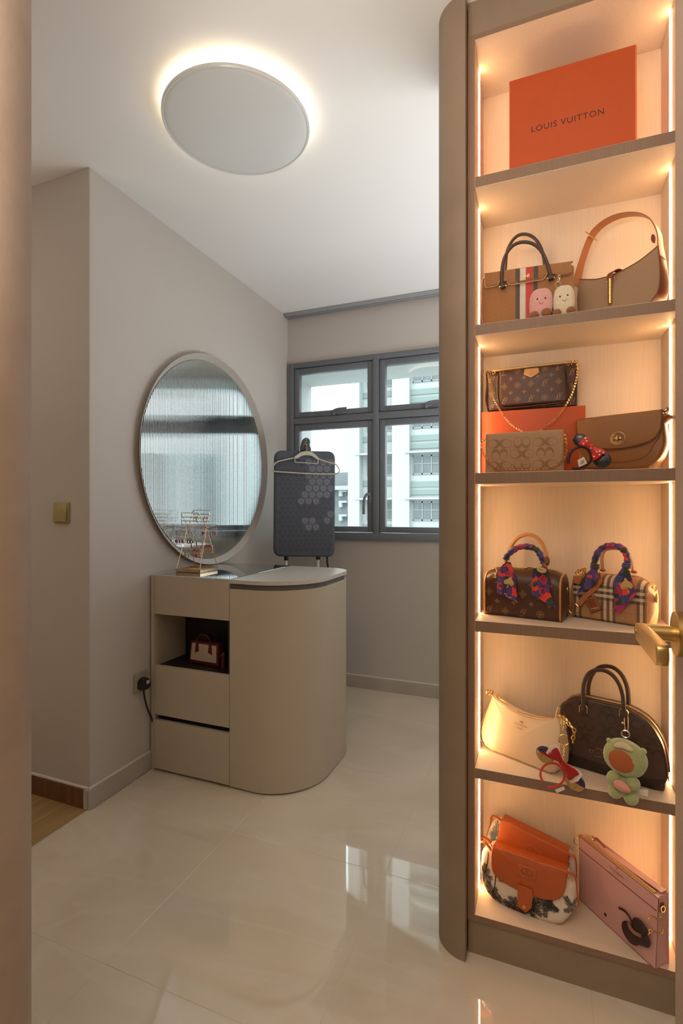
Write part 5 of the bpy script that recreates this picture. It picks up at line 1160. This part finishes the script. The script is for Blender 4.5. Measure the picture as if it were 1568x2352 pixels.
# ---- bottom compartment: two palm print bags, pink pouch
palmw = mat('palm_cotton_cream', (.66, .54, .41), .75, bump=(700, .2)); palmk = mat('palm_print_dark', (.022, .016, .014), .75); ork = mat('orange_leather', (.42, .085, .012), .45, noise=(14, (.36, .068, .009), .5), bump=(180, .25)); palmb = mat('palm_print_grey', (.10, .13, .12), .75)
def frond(c, ln, a, curl, n=13, wd=.30):
    o = []; P = []
    for k in range(9):
        t_ = k / 8; P.append((c[0] + ln * t_ * math.cos(a + curl * t_), c[1] + ln * t_ * math.sin(a + curl * t_)))
    for k in range(8):
        an = math.atan2(P[k + 1][1] - P[k][1], P[k + 1][0] - P[k][0]); w_ = ln * .018 * (1.2 - k / 8); nx, nz = -math.sin(an) * w_, math.cos(an) * w_
        o.append([(P[k][0] + nx, P[k][1] + nz), (P[k + 1][0] + nx, P[k + 1][1] + nz), (P[k + 1][0] - nx, P[k + 1][1] - nz), (P[k][0] - nx, P[k][1] - nz)])
    for k in range(n):
        t_ = .12 + .86 * k / n; i = min(int(t_ * 8), 7); fx = t_ * 8 - i; p = (P[i][0] + (P[i + 1][0] - P[i][0]) * fx, P[i][1] + (P[i + 1][1] - P[i][1]) * fx)
        an = math.atan2(P[i + 1][1] - P[i][1], P[i + 1][0] - P[i][0]); l_ = ln * wd * (.55 + .9 * math.sin(PI * (t_ * .8 + .15)))
        for sg in (1, -1):
            b_ = an + sg * (1.05 - .45 * t_ + rng.uniform(-.12, .12)); tip = (p[0] + l_ * math.cos(b_), p[1] + l_ * math.sin(b_)); w_ = ln * .022
            mid = (p[0] + .5 * l_ * math.cos(b_ + .1 * sg), p[1] + .5 * l_ * math.sin(b_ + .1 * sg))
            o.append([(p[0] - math.sin(b_) * w_ * .7, p[1] + math.cos(b_) * w_ * .7), (p[0] + math.sin(b_) * w_ * .7, p[1] - math.cos(b_) * w_ * .7), (mid[0] + math.sin(b_) * w_, mid[1] - math.cos(b_) * w_), tip, (mid[0] - math.sin(b_) * w_, mid[1] + math.cos(b_) * w_)])
    return o
def palm_print(b, bv, x0, x1, z0, z1, n, mi, size=.035, trunks=True):
    for k in range(n):
        c = (rng.uniform(x0, x1), rng.uniform(z0, z1)); a0 = rng.uniform(0, 2 * PI)
        if trunks and k % 2 == 0:
            a = rng.choice([.7, 2.3, 2.0, 1.2]); l_ = rng.uniform(.04, .07); w_ = .0016
            pp = [(c[0] + l_ * u * math.cos(a + .25 * u), c[1] + l_ * u * math.sin(a + .25 * u)) for u in [q / 6 for q in range(7)]]
            b.decal([[(pp[q][0] - w_, pp[q][1]), (pp[q][0] + w_, pp[q][1]), (pp[q + 1][0] + w_ * .8, pp[q + 1][1]), (pp[q + 1][0] - w_ * .8, pp[q + 1][1])] for q in range(6)], bv, mi, .0004)
        for j in range(rng.choice([4, 5, 6])): b.decal(frond(c, size * rng.uniform(.6, 1.0), a0 + j * 1.15 + rng.uniform(-.2, .2), rng.uniform(-.6, .6)), bv, mi, .0005)
def seal(b, bv, c, r, a, sx=1.25):
    o = ringq(lambda t_, s: (c[0] + r * sx * s * math.cos(PI * t_ * 1.0), c[1] + r * s * math.sin(PI * t_)), 16, .90)
    b.decal(o, bv, 1, .0004); b.decal(place(frond((0, -.0), r * .85, 1.2, .5, 6), c, a), bv, 1, .0004); b.decal(place([[(-r * 1.1, -r * .25), (r * 1.1, -r * .25), (r * 1.1, -r * .12), (-r * 1.1, -r * .12)]], c, a), bv, 1, .0004)
ord_ = mat('orange_leather_embossed', (.20, .035, .008), .5)
def palmbag(O, th, lean, body_pts, flap_pts, patch, dep, label, tab, straps, pr_mat, topline, dens=22):
    f = Frame(O, th, lean); c2, c3 = f.crop(1085, 1860, 6.031); t = f.thing('palm_print_bag', label, 'handbag')
    o = [(x, z) for x, z in c2(body_pts)]; zm = min(z for x, z in o)
    bd = B(); tp = lambda z: 1 - 2.0 * max(z - .05, 0); bd.pillow(sm2(o, 3), dep, .016, .006, tp, n=6); bv = bd.bvh(); xs = [x for x, z in o]; zs = [z for x, z in o]
    palm_print(bd, bv, min(xs) + .01, max(xs) - .01, min(zs) + .01, max(zs) - .02, dens, 1); obj('body', bd, [palmw, pr_mat], t)
    b = B(); yf = -.012; b.pillow(sm2(c2(flap_pts, yf), 2), .016, .004, .003, lambda z: 1, y0=yf); bv2 = b.bvh()
    tpz = max(z for x, z in c2(flap_pts, yf)); pp = c2(patch, yf - .003)
    obj('flap', b, ork, t)
    fp = c2(flap_pts[:1], yf)[0]; fq = max(c2(flap_pts, yf), key=lambda p: p[0] * .5 + p[1]); tp0 = c2(topline, yf)
    b = B(); b.tube(smooth_path([(x, dep / 2 - .004, z - .001) for x, z in tp0], 4), 0, flat=(dep * .86, .005), up=(0, 1, 0)); obj('flap_top', b, ork, t)
    b = B(); b.prism(fillet(pp, .0008, 2), yf - .0055, yf - .001, .0006); bv3 = b.bvh(); c = (sum(p[0] for p in pp) / 4, sum(p[1] for p in pp) / 4 - .002); an = math.atan2(pp[1][1] - pp[0][1], pp[1][0] - pp[0][0]); seal(b, bv3, c, .0125, an); obj('embossed_patch', b, [ork, ord_], t, 'leather patch with half-round palm emblem')
    st_ = []
    fo = sm2(c2(flap_pts, yf), 2); cxm = sum(p[0] for p in fo) / len(fo); czm = sum(p[1] for p in fo) / len(fo)
    if tab:
        q = c2(tab, yf - .008); b = B(); b.prism(fillet(q, [.002, .002, .004, .003, .004], 3), yf - .0085, yf - .004, .001); tb = obj('closing_tab', b, ork, t)
        cc = c2([(712, 1345)], yf - .009)[0]; obj('snap_button', B().lathe([(.0048, 0), (.0045, .0008), (.0, .0012)], 18, Matrix.Translation((cc[0], yf - .0084, cc[1])) @ Matrix.Rotation(R(90), 4, 'X')), goldm, tb)
    for sp in straps:
        b = B(); b.tube(smooth_path(c3(sp[0]), 5), 0, flat=(sp[1], .0024), up=sp[2]); obj('strap', b, ork, t)
    return f, c2, c3, t
O6 = at_z(1245, 2115, .113); O6.z = .113
f6 = palmbag((-.045, 1.462, .1133), -9, 15,
    [(262, 480), (400, 545), (700, 660), (1000, 770), (1295, 850), (1330, 980), (1430, 1050), (1450, 1180), (1440, 1330), (1380, 1440), (1300, 1540), (1200, 1608), (1000, 1580), (700, 1480), (440, 1370), (250, 1230), (150, 1080), (105, 880), (105, 700), (130, 560)],
    [(275, 495), (330, 515), (700, 640), (1000, 745), (1298, 845), (1300, 950), (1278, 1100), (1235, 1210), (1150, 1255), (1020, 1255), (840, 1215), (600, 1110), (440, 1020), (320, 930), (262, 820), (248, 660)],
    [(622, 738), (900, 832), (882, 1000), (618, 905)], .060, 'cream and black palm print bag in front, with orange flap and closing tab',
    [(625, 1035), (832, 1112), (818, 1360), (735, 1432), (620, 1335)],
    [([(262, 560, .004), (180, 460, .0), (110, 440, .006), (60, 490, .018), (75, 400, .036), (150, 380, .04), (230, 430, .03), (290, 510, .01)], .014, (0, 1, 0)), ([(1300, 870, -.006), (1390, 890, -.008), (1432, 980, -.008), (1445, 1130, -.006), (1465, 1300, .0)], .013, (0, 1, 0))], palmk, [(275, 500), (700, 645), (1000, 750), (1298, 850)], dens=14)
f7 = palmbag((-.035, 1.537, .1133), -9, 7,
    [(390, 140), (700, 290), (1000, 440), (1320, 600), (1420, 720), (1430, 900), (1400, 1150), (1000, 1150), (600, 1000), (300, 800), (190, 600), (190, 350), (270, 170)],
    [(400, 138), (700, 285), (1000, 435), (1322, 600), (1300, 800), (1250, 980), (1000, 960), (700, 860), (450, 720), (330, 560), (345, 350)],
    [(718, 440), (968, 572), (940, 705), (680, 580)], .040, 'palm print bag with orange flap half hidden behind the front one', None,
    [([(400, 150, -.008), (330, 100, -.01), (262, 90, .0), (255, 140, .01), (235, 230, .015), (200, 340, .02)], .012, (0, 1, 0)), ([(1322, 610, -.01), (1400, 640, -.012), (1432, 720, -.01), (1440, 850, -.006), (1436, 960, .0)], .012, (0, 1, 0))], palmb, [(400, 145), (700, 292), (1000, 442), (1322, 606)], dens=12)
# pink pouch
pinkl = mat('pink_leather', (.60, .33, .30), .42, noise=(10, (.58, .31, .28), .5), bump=(420, .06)); pedge = mat('dark_edge_paint', (.16, .035, .03), .4); pfoil = mat('gold_stamp', (.42, .20, .09), .4, metal=.4)
O8 = at_z(1330.7, 2067, .113); f = Frame(O8, -48.5); f.O.z = .1133; c2, c3 = f.crop(1315, 1900, 6.672)
t = f.thing('pink_pouch', 'pale pink leather zip pouch standing at an angle on the bottom shelf', 'pouch')
q = c2([(105, 1115), (100, 140), (1312, 1095), (1268, 2200)]); q = [(q[0][0], 0), q[1], q[2], (q[3][0], 0)]
PWd = q[3][0]; ztl, ztr = q[1][1], q[2][1]
b = B(); b.pillow(fillet([(0, 0), (PWd, 0), (q[2][0], ztr), (q[1][0], ztl)], .003, 2), .006, .0015, .001); obj('front_panel', b, pinkl, t)
b = B(); b.box((.004, .006, .0), (PWd - .003, .044, ztr - .030)); b.pillow([(0.002, 0), (PWd - .001, 0), (PWd - .002, ztr - .004), (.002, ztl - .004)], .005, .0015, .001, y0=.042)
b.pillow(fillet([(PWd - .018, .008), (PWd - .0008, .008), (PWd - .002, ztr - .006), (PWd - .018, ztr - .006)], .003, 2), .040, .006, .0, y0=.0045); obj('body', b, pinkl, t)
el = [(0, 0), (PWd, 0), (q[2][0], ztr), (q[1][0], ztl)]
b = B(); b.tube([(x, .0005, max(z, .0012)) for x, z in el], .0010, 6, closed=True); obj('edge_piping', b, pedge, t)
p2 = c2([(85, 310), (1290, 1290)], -.001); b = B(); b.tube([(p2[0][0] + .002, -.0012, p2[0][1]), (p2[1][0] - .002, -.0012, p2[1][1])], .0009, 6); obj('pocket_edge', b, pedge, t)
b = B(); b.tube([(.006, .012, ztl - .001), (PWd - .01, .012, ztr - .001)], 0, flat=(.010, .004), up=(0, 1, 0)); obj('zip', b, MATS['gold_zip'], t)
b = B(); bx = [(.0, .02, ztl - .002), (PWd - .006, .036, ztr - .002)]; b.tube(bx, 0, flat=(.02, .003), up=(0, 1, 0)); obj('top_gusset', b, pinkl, t)
cc = c2([(672, 690)], -.001)[0]; an = math.atan2(ztr - ztl, PWd); b = B(); flat_polys(b, place(text2('kate spade', .0105, .95), cc, an), -.0015); flat_polys(b, place(text2('NEW YORK', .0048, 1.0), (cc[0] - .001, cc[1] - .0085), an), -.0015)
flat_polys(b, place([[(-.0, .0032), (.0022, .0), (.0020, -.0012), (0, -.0006)], [(-.0, .0032), (0, -.0006), (-.0020, -.0012), (-.0022, 0)], [(-.0003, -.0006), (.0003, -.0006), (.0008, -.003), (-.0008, -.003)]], (cc[0] + .002, cc[1] + .0115), an), -.0015); obj('gold_stamp', b, pfoil, t, 'small gold stamped lettering')
b = B(); b.torus(c3([(85, 220, .004)])[0], .0115, .0011, Matrix.Rotation(R(50), 3, 'Z'), 22); obj('side_ring', b, goldm, t)
b = B(); b.chain(smooth_path(c3([(80, 135, .01), (150, 115, .012), (185, 120, .014)]), 3), .007, .005, .0011); b.chain(c3([(250, 130, .012), (340, 220, .012)]), .009, .006, .0012); obj('zip_pull', b, goldm, t, kind='stuff')
b = B(); b.tube(smooth_path([(p[0], p[1], p[2]) for p in c3([(335, 205, .012), (360, 160, .014), (420, 230, .016), (490, 315, .016)])], 4), 0, flat=(.004, .0014), up=(0, 1, 0)); obj('pull_cord', b, pedge, t)
b = B(); q_ = (PWd + .002, .018, ztr - .026); b.box((PWd - .001, .012, ztr - .040), (PWd + .003, .026, ztr - .020), .002); b.tube([(PWd + .003, .019, ztr - .022), (PWd + .006, .019, ztr - .030), (PWd + .003, .019, ztr - .038)], .0022, 8); obj('side_loop', b, tand, t)
kc = f.thing('leather_charm', 'dark brown heart-shaped leather charm with braided edge hung on pink pouch', 'charm')
b = B(); b.torus(c3([(1270, 1495, -.006)])[0], .0170, .0013, Matrix.Rotation(R(8), 3, 'Z'), 30); obj('key_ring', b, goldm, kc)
b = B(); b.chain(smooth_path(c3([(1400, 1210, .012), (1372, 1290, .004), (1330, 1390, -.002)]), 3), .013, .008, .0016); b.chain(c3([(1200, 1570, -.006), (1160, 1620, -.008), (1060, 1690, -.008)]), .010, .007, .0013); obj('chain', b, goldm, kc, kind='stuff')
chm = mat('charm_suede', (.030, .010, .007), .6, bump=(260, .3)); braid = mat('braided_cord', (.28, .13, .06), .6, bump=(600, 1))
for (x, y, a_, c_, an_) in ((885, 1620, 140, 150, 25), (1030, 1545, 125, 130, 40), (1070, 1690, 120, 115, 10), (980, 1660, 130, 110, 0)):
    q1_, q2_ = c2([(x, y), (x + a_, y)], -.008); sc1 = abs(q2_[0] - q1_[0]); p_ = c2([(x, y), (x, y + c_)], -.008); rz_ = abs(p_[1][1] - p_[0][1]); b = B(); b.ball((q1_[0], -.0085, q1_[1]), (sc1, .006, rz_), 20, 12); obj('lobe', b, chm, kc)
b = B(); b.tube(smooth_path(c3([(855, 1460, -.015), (880, 1540, -.016), (950, 1620, -.016), (1050, 1670, -.015)]), 5), .0042, 8); obj('braid', b, braid, kc)
b = B(); b.tube(smooth_path(c3([(920, 1480, -.010), (860, 1360, -.008), (790, 1280, -.005), (705, 1235, -.004)]), 5), 0, flat=(.006, .002), up=(0, 0, 1)); obj('leather_stem', b, chm, kc)
b = B(); b.ball(c3([(497, 1340, -.001)])[0], (.0042, .0012, .0042), 12, 8); obj('leather_dot', b, chm, t, 'small dark dot on the pouch front')
# ================================================================== earring wheel on the vanity
eg = mat('polished_rose_gold', (.72, .52, .34), .14, metal=1)
EX, EY, EZ = -1.582, 2.064, .9095
t = thing('earring_stand', 'gold wire earring stand shaped like a ferris wheel on the vanity', 'earring stand', (EX, EY, EZ))
hx, hyy = .070, .072
b = B(); b.box((-hx, -hyy, 0), (hx, hyy, .003), .0005, 1)
for a, c in (((-hx, -hyy), (hx, -hyy + .0025)), ((-hx, hyy - .0025), (hx, hyy)), ((-hx, -hyy), (-hx + .0025, hyy)), ((hx - .0025, -hyy), (hx, hyy))): b.box((a[0], a[1], .001), (c[0], c[1], .0165), .0006, 1)
obj('tray', b, eg, t)
obj('tray_lining', B().box((-hx + .003, -hyy + .003, .003), (hx - .003, hyy - .003, .0055)), mat('tray_lining', (.50, .36, .18), .6), t)
hz = .214; ax = .056
for sx_ in (-1, 1):
    b = B(); b.tube(smooth_path([(sx_ * (hx - .002), -hyy + .002, .015), (sx_ * ax, 0, hz)], 1), .0018, 6); b.tube([(sx_ * (hx - .002), hyy - .002, .015), (sx_ * ax, 0, hz)], .0018, 6); obj('a_frame', b, eg, t)
    b = B(); rr = .092
    for k in range(6):
        a = PI / 3 * k + R(8); b.tube([(sx_ * ax * .94, 0, hz), (sx_ * ax * .94, rr * math.cos(a), hz + rr * math.sin(a))], .0016, 6)
    b.ball((sx_ * ax, 0, hz), (.006, .005, .005), 12, 8); obj('spoke_wheel', b, eg, t)
b = B(); b.tube([(-ax - .004, 0, hz), (ax + .004, 0, hz)], .0015, 8); obj('axle', b, eg, t)
ear_cols = {'red': mat('red_enamel', (.55, .02, .02), .3), 'black': mat('black_enamel', (.01, .01, .01), .3), 'grey': mat('grey_stone', (.16, .16, .15), .4), 'silver': silver, 'gold': goldm, 'pink': mat('pink_enamel', (.50, .08, .20), .35), 'mint': mat('mint_bead', (.42, .50, .36), .4)}
racks = []
for k in range(6):
    a = PI / 3 * k + R(8); cy, cz = rr * math.cos(a), hz + rr * math.sin(a); wx, hh = ax * .88, .056
    b = B(); P = [(-wx, cy, cz), (wx, cy, cz), (wx, cy, cz - hh), (-wx, cy, cz - hh)]
    b.tube(P, .0016, 6, closed=True)
    for lv_ in (.35, .68):
        z_ = cz - hh * lv_; b.tube([(-wx + 2 * wx * q / 16, cy, z_ - .0016 * abs(math.sin(PI * q / 2))) for q in range(17)], .0019, 6)
    obj('hanging_rack', b, eg, t); racks.append((cy, cz, wx))
def earring(kind, rk, x, lv_, col, lab, grp=None):
    cy, cz, wx = racks[rk]; e = thing('earring', lab, 'earring', (EX + x, EY + cy - .0025, EZ + cz - .056 * lv_ - .002), (0, 0, 0), grp); m = ear_cols[col]
    obj('hook', B().torus((0, 0, .0015), .0022, .0005, n=12, k=5), goldm, e); b = B()
    if kind == 'hoop': b.torus((0, 0, -.009), .0085, .0017, n=20)
    elif kind == 'disc': b.ball((0, 0, -.009), (.0078, .0016, .0085), 16, 10)
    elif kind == 'flower':
        for q in range(5): b.ball((.0045 * math.cos(q * 1.257), 0, -.008 + .0045 * math.sin(q * 1.257)), (.0032, .0015, .0032), 10, 6)
    elif kind == 'drop': b.ball((0, 0, -.006), (.0075, .002, .006), 12, 8); b.lathe([(.0, -.026), (.0022, -.018), (.004, -.010), (0, -.009)], 10)
    elif kind == 'fan': b.prism([(0, 0), (.009, -.016), (.004, -.019), (-.004, -.019), (-.009, -.016)], -.0008, .0008, .0003)
    elif kind == 'long': b.tube(smooth_path([(0, 0, 0), (.005, 0, -.006), (.005, 0, -.022), (0, 0, -.027), (-.005, 0, -.022), (-.005, 0, -.006)]), .0014, 6, closed=True)
    obj('pendant', b, m, e)
# rack 0 right, 1 top right, 2 top left, 3 left, 4 bottom left, 5 bottom right
for kk in [('disc', 3, -.050, .72, 'grey', 'grey oval earring at the left end of the left rack'), ('disc', 3, -.031, .72, 'pink', 'pink oval earring beside the grey ones on the left rack'), ('disc', 3, -.014, .72, 'grey', 'grey oval earring in the middle of the left rack'),
           ('hoop', 3, .022, .72, 'black', 'black hoop earring, left of the black pair'), ('hoop', 3, .036, .72, 'black', 'black hoop earring, right of the black pair'),
           ('long', 1, -.026, .55, 'red', 'long dark red loop earring, left one on the top rack'), ('long', 1, .018, .55, 'red', 'long dark red loop earring, middle one on the top rack'), ('long', 1, .036, .55, 'red', 'long dark red loop earring, right one on the top rack'),
           ('disc', 0, -.034, .62, 'grey', 'grey oval earring on the right rack'), ('disc', 0, .012, .62, 'mint', 'mint green earring on the right rack'), ('hoop', 0, .034, .62, 'pink', 'small pink hoop at the right end of right rack'),
           ('flower', 4, .012, .25, 'red', 'red flower earring, upper left on the lower front rack'), ('flower', 4, .032, .25, 'red', 'red flower earring, upper right on the lower front rack'), ('drop', 4, -.040, .66, 'silver', 'silver drop earring at the left of the lower front rack'), ('drop', 4, -.024, .66, 'silver', 'silver drop earring second from left on lower front rack'), ('fan', 4, .020, .66, 'red', 'red fan earring on the lower front rack'), ('fan', 4, .036, .66, 'gold', 'gold fan earring beside the red fan'), ('disc', 4, -.038, .3, 'mint', 'mint bead earring at the top left of lower rack'),
           ('flower', 5, .014, .2, 'red', 'red flower earring on the lower rear rack, left'), ('flower', 5, .032, .2, 'red', 'red flower earring on the lower rear rack, right'), ('fan', 5, -.020, .6, 'gold', 'gold fan earring at left of the lower rear rack'), ('drop', 5, .010, .6, 'gold', 'gold drop earring in the middle of the lower rear rack'), ('drop', 5, .034, .6, 'gold', 'gold drop earring at right of the lower rear rack')]: earring(*kk)
# ================================================================== garment steamer with board, hanger
BC = at_y(703, 1160, 2.80); f = Frame((BC.x, BC.y, 0), 36); c2, c3 = f.crop(600, 980, 7.125)
t = f.thing('steamer_stand', 'dark grey patterned steaming board on two white poles near the window', 'garment steamer')
pad = mat('charcoal_pad', (.092, .10, .122), .85, bump=(900, .4), noise=(300, (.08, .088, .108), .5)); padl = mat('pad_print_light', (.26, .265, .30), .8); padm = mat('pad_print_dim', (.030, .031, .040), .85)
out = fillet(c2([(218, 385), (1215, 400), (1205, 2135), (205, 2130)]), [.05, .05, .05, .05], 8)
bd = B(); bd.pillow(out, .05, .016, .003, n=5); bv = bd.bvh(); xs = [x for x, z in out]; zs = [z for x, z in out]; xa_, xb_, za_, zb_ = min(xs), max(xs), min(zs), max(zs)
def hexes(s, test, fill, mi):
    o = []; row = 0; z = za_ + s
    while z < zb_:
        x = xa_ + s + (s * .87 if row % 2 else 0)
        while x < xb_:
            if test(x, z):
                for k in range(3):
                    a = PI / 2 + k * 2 * PI / 3; d0 = Vector((math.cos(a), math.sin(a))); a2 = a + 2 * PI / 3; d1 = Vector((math.cos(a2), math.sin(a2)))
                    if fill:
                        for q in range(4):
                            u0 = .12 + q * .22; u1 = u0 + .11; R_ = s * .90
                            P = [d0 * u0 * R_ + d1 * .05 * R_, d0 * u1 * R_ + d1 * .05 * R_, d0 * u1 * R_ + d1 * .92 * R_, d0 * u0 * R_ + d1 * .92 * R_]
                            o.append([(x + p.x, z + p.y) for p in P])
                    else:
                        n_ = Vector((-d0.y, d0.x)) * s * .035
                        for dd_ in (d0, -d0): o.append([(x - n_.x, z - n_.y), (x + n_.x, z + n_.y), (x + dd_.x * s + n_.x, z + dd_.y * s + n_.y), (x + dd_.x * s - n_.x, z + dd_.y * s - n_.y)])
            x += s * 1.74
        z += s * 1.5; row += 1
    return o
wd_, ht_ = xb_ - xa_, zb_ - za_
def br(x, z):
    u, v = (x - xa_) / wd_, (z - za_) / ht_
    if u > .93 or v > .93 or v < .08 or u < .06: return False
    return (u > .5 and .58 < v < .92 and (u + v) > 1.15) or (u > .42 and .52 < v < .62 and u < .72) or (.45 < u < .72 and .28 < v < .36) or (u > .82 and .34 < v < .45)
bd.decal(hexes(.0265, br, True, 1), bv, 1, .0005)
bd.decal(hexes(.019, lambda x, z: xa_ + .03 < x < xb_ - .03 and za_ + .04 < z < zb_ - .04 and not br(x, z), False, 2), bv, 2, .0004)
obj('board', bd, [pad, padl, padm], t)
c_ = (xa_ + xb_) / 2
for k, (px__) in enumerate((408, 930)):
    q = c2([(px__, 2200)], .02)[0]; b = B(); b.tube([(q[0], .022, .03), (q[0], .022, za_ + .02)], .008, 12); obj('pole', b, mat('white_tube', (.72, .72, .71), .35), t)
    obj('pole_socket', B().lathe([(.0, .0), (.013, 0), (.014, .03), (.014, .05), (0, .05)], 16, Matrix.Translation((q[0], .022, za_ - .016))), blackp, t)
b = B(); b.box((xa_ + .03, -.10, 0), (xb_ - .03, .14, .028), .012, 3); obj('base', b, blackp, t)
hd = c2([(645, 395), (665, 250), (690, 200), (740, 178), (785, 205), (800, 260), (790, 300), (810, 395)], .01); b = B(); b.pillow(sm2(hd, 3), .03, .008, .004, y0=.006); obj('hook_head', b, mat('dark_plastic', (.045, .047, .050), .3), t)
for zz in (205, 240):
    q = c2([(737, zz)], .0)[0]; obj('head_button', B().ball((q[0], .004, q[1]), (.003, .003, .004), 10, 8), silver, t)
b = B(); b.tube(smooth_path(c3([(1075, 2120, .03), (1080, 2230, .03), (1095, 2340, .03), (1100, 2600, .04), (1060, 3400, .06)]), 4), .006, 8); obj('steam_hose', b, blackp, t)
hg = mat('beige_hanger', (.52, .49, .40), .5)
h = f.thing('clothes_hanger', 'beige clothes hanger on the head of the steaming board', 'hanger')
yh = -.012
def hb(nm, pts, r, m=hg): b = B(); b.tube(smooth_path(c3([(x, y, yh) for x, y in pts]), 4), r, 8); return obj(nm, b, m, h)
hb('shoulder_bar', [(540, 510), (440, 530), (330, 555), (300, 560), (240, 590), (195, 640), (180, 690), (200, 725), (250, 735), (500, 752), (750, 768), (1000, 775), (1200, 772), (1250, 765), (1275, 730), (1265, 680), (1225, 625), (1170, 600), (1120, 590), (1000, 552), (930, 525)], .0042)
q = c2([(540, 490), (590, 460), (650, 415), (740, 400), (820, 410), (880, 455), (945, 520), (930, 540), (880, 520), (820, 475), (740, 465), (660, 478), (610, 510), (560, 525)], yh); b = B(); b.prism(sm2(q, 2), yh - .004, yh + .004, .001); obj('top_arch', b, hg, h)
hb('inner_bar', [(550, 520), (548, 570), (560, 582), (740, 592), (900, 602), (925, 590), (928, 535)], .003)
hb('hook', [(742, 400), (745, 350), (746, 320), (735, 290), (715, 280)], .0022, silver)
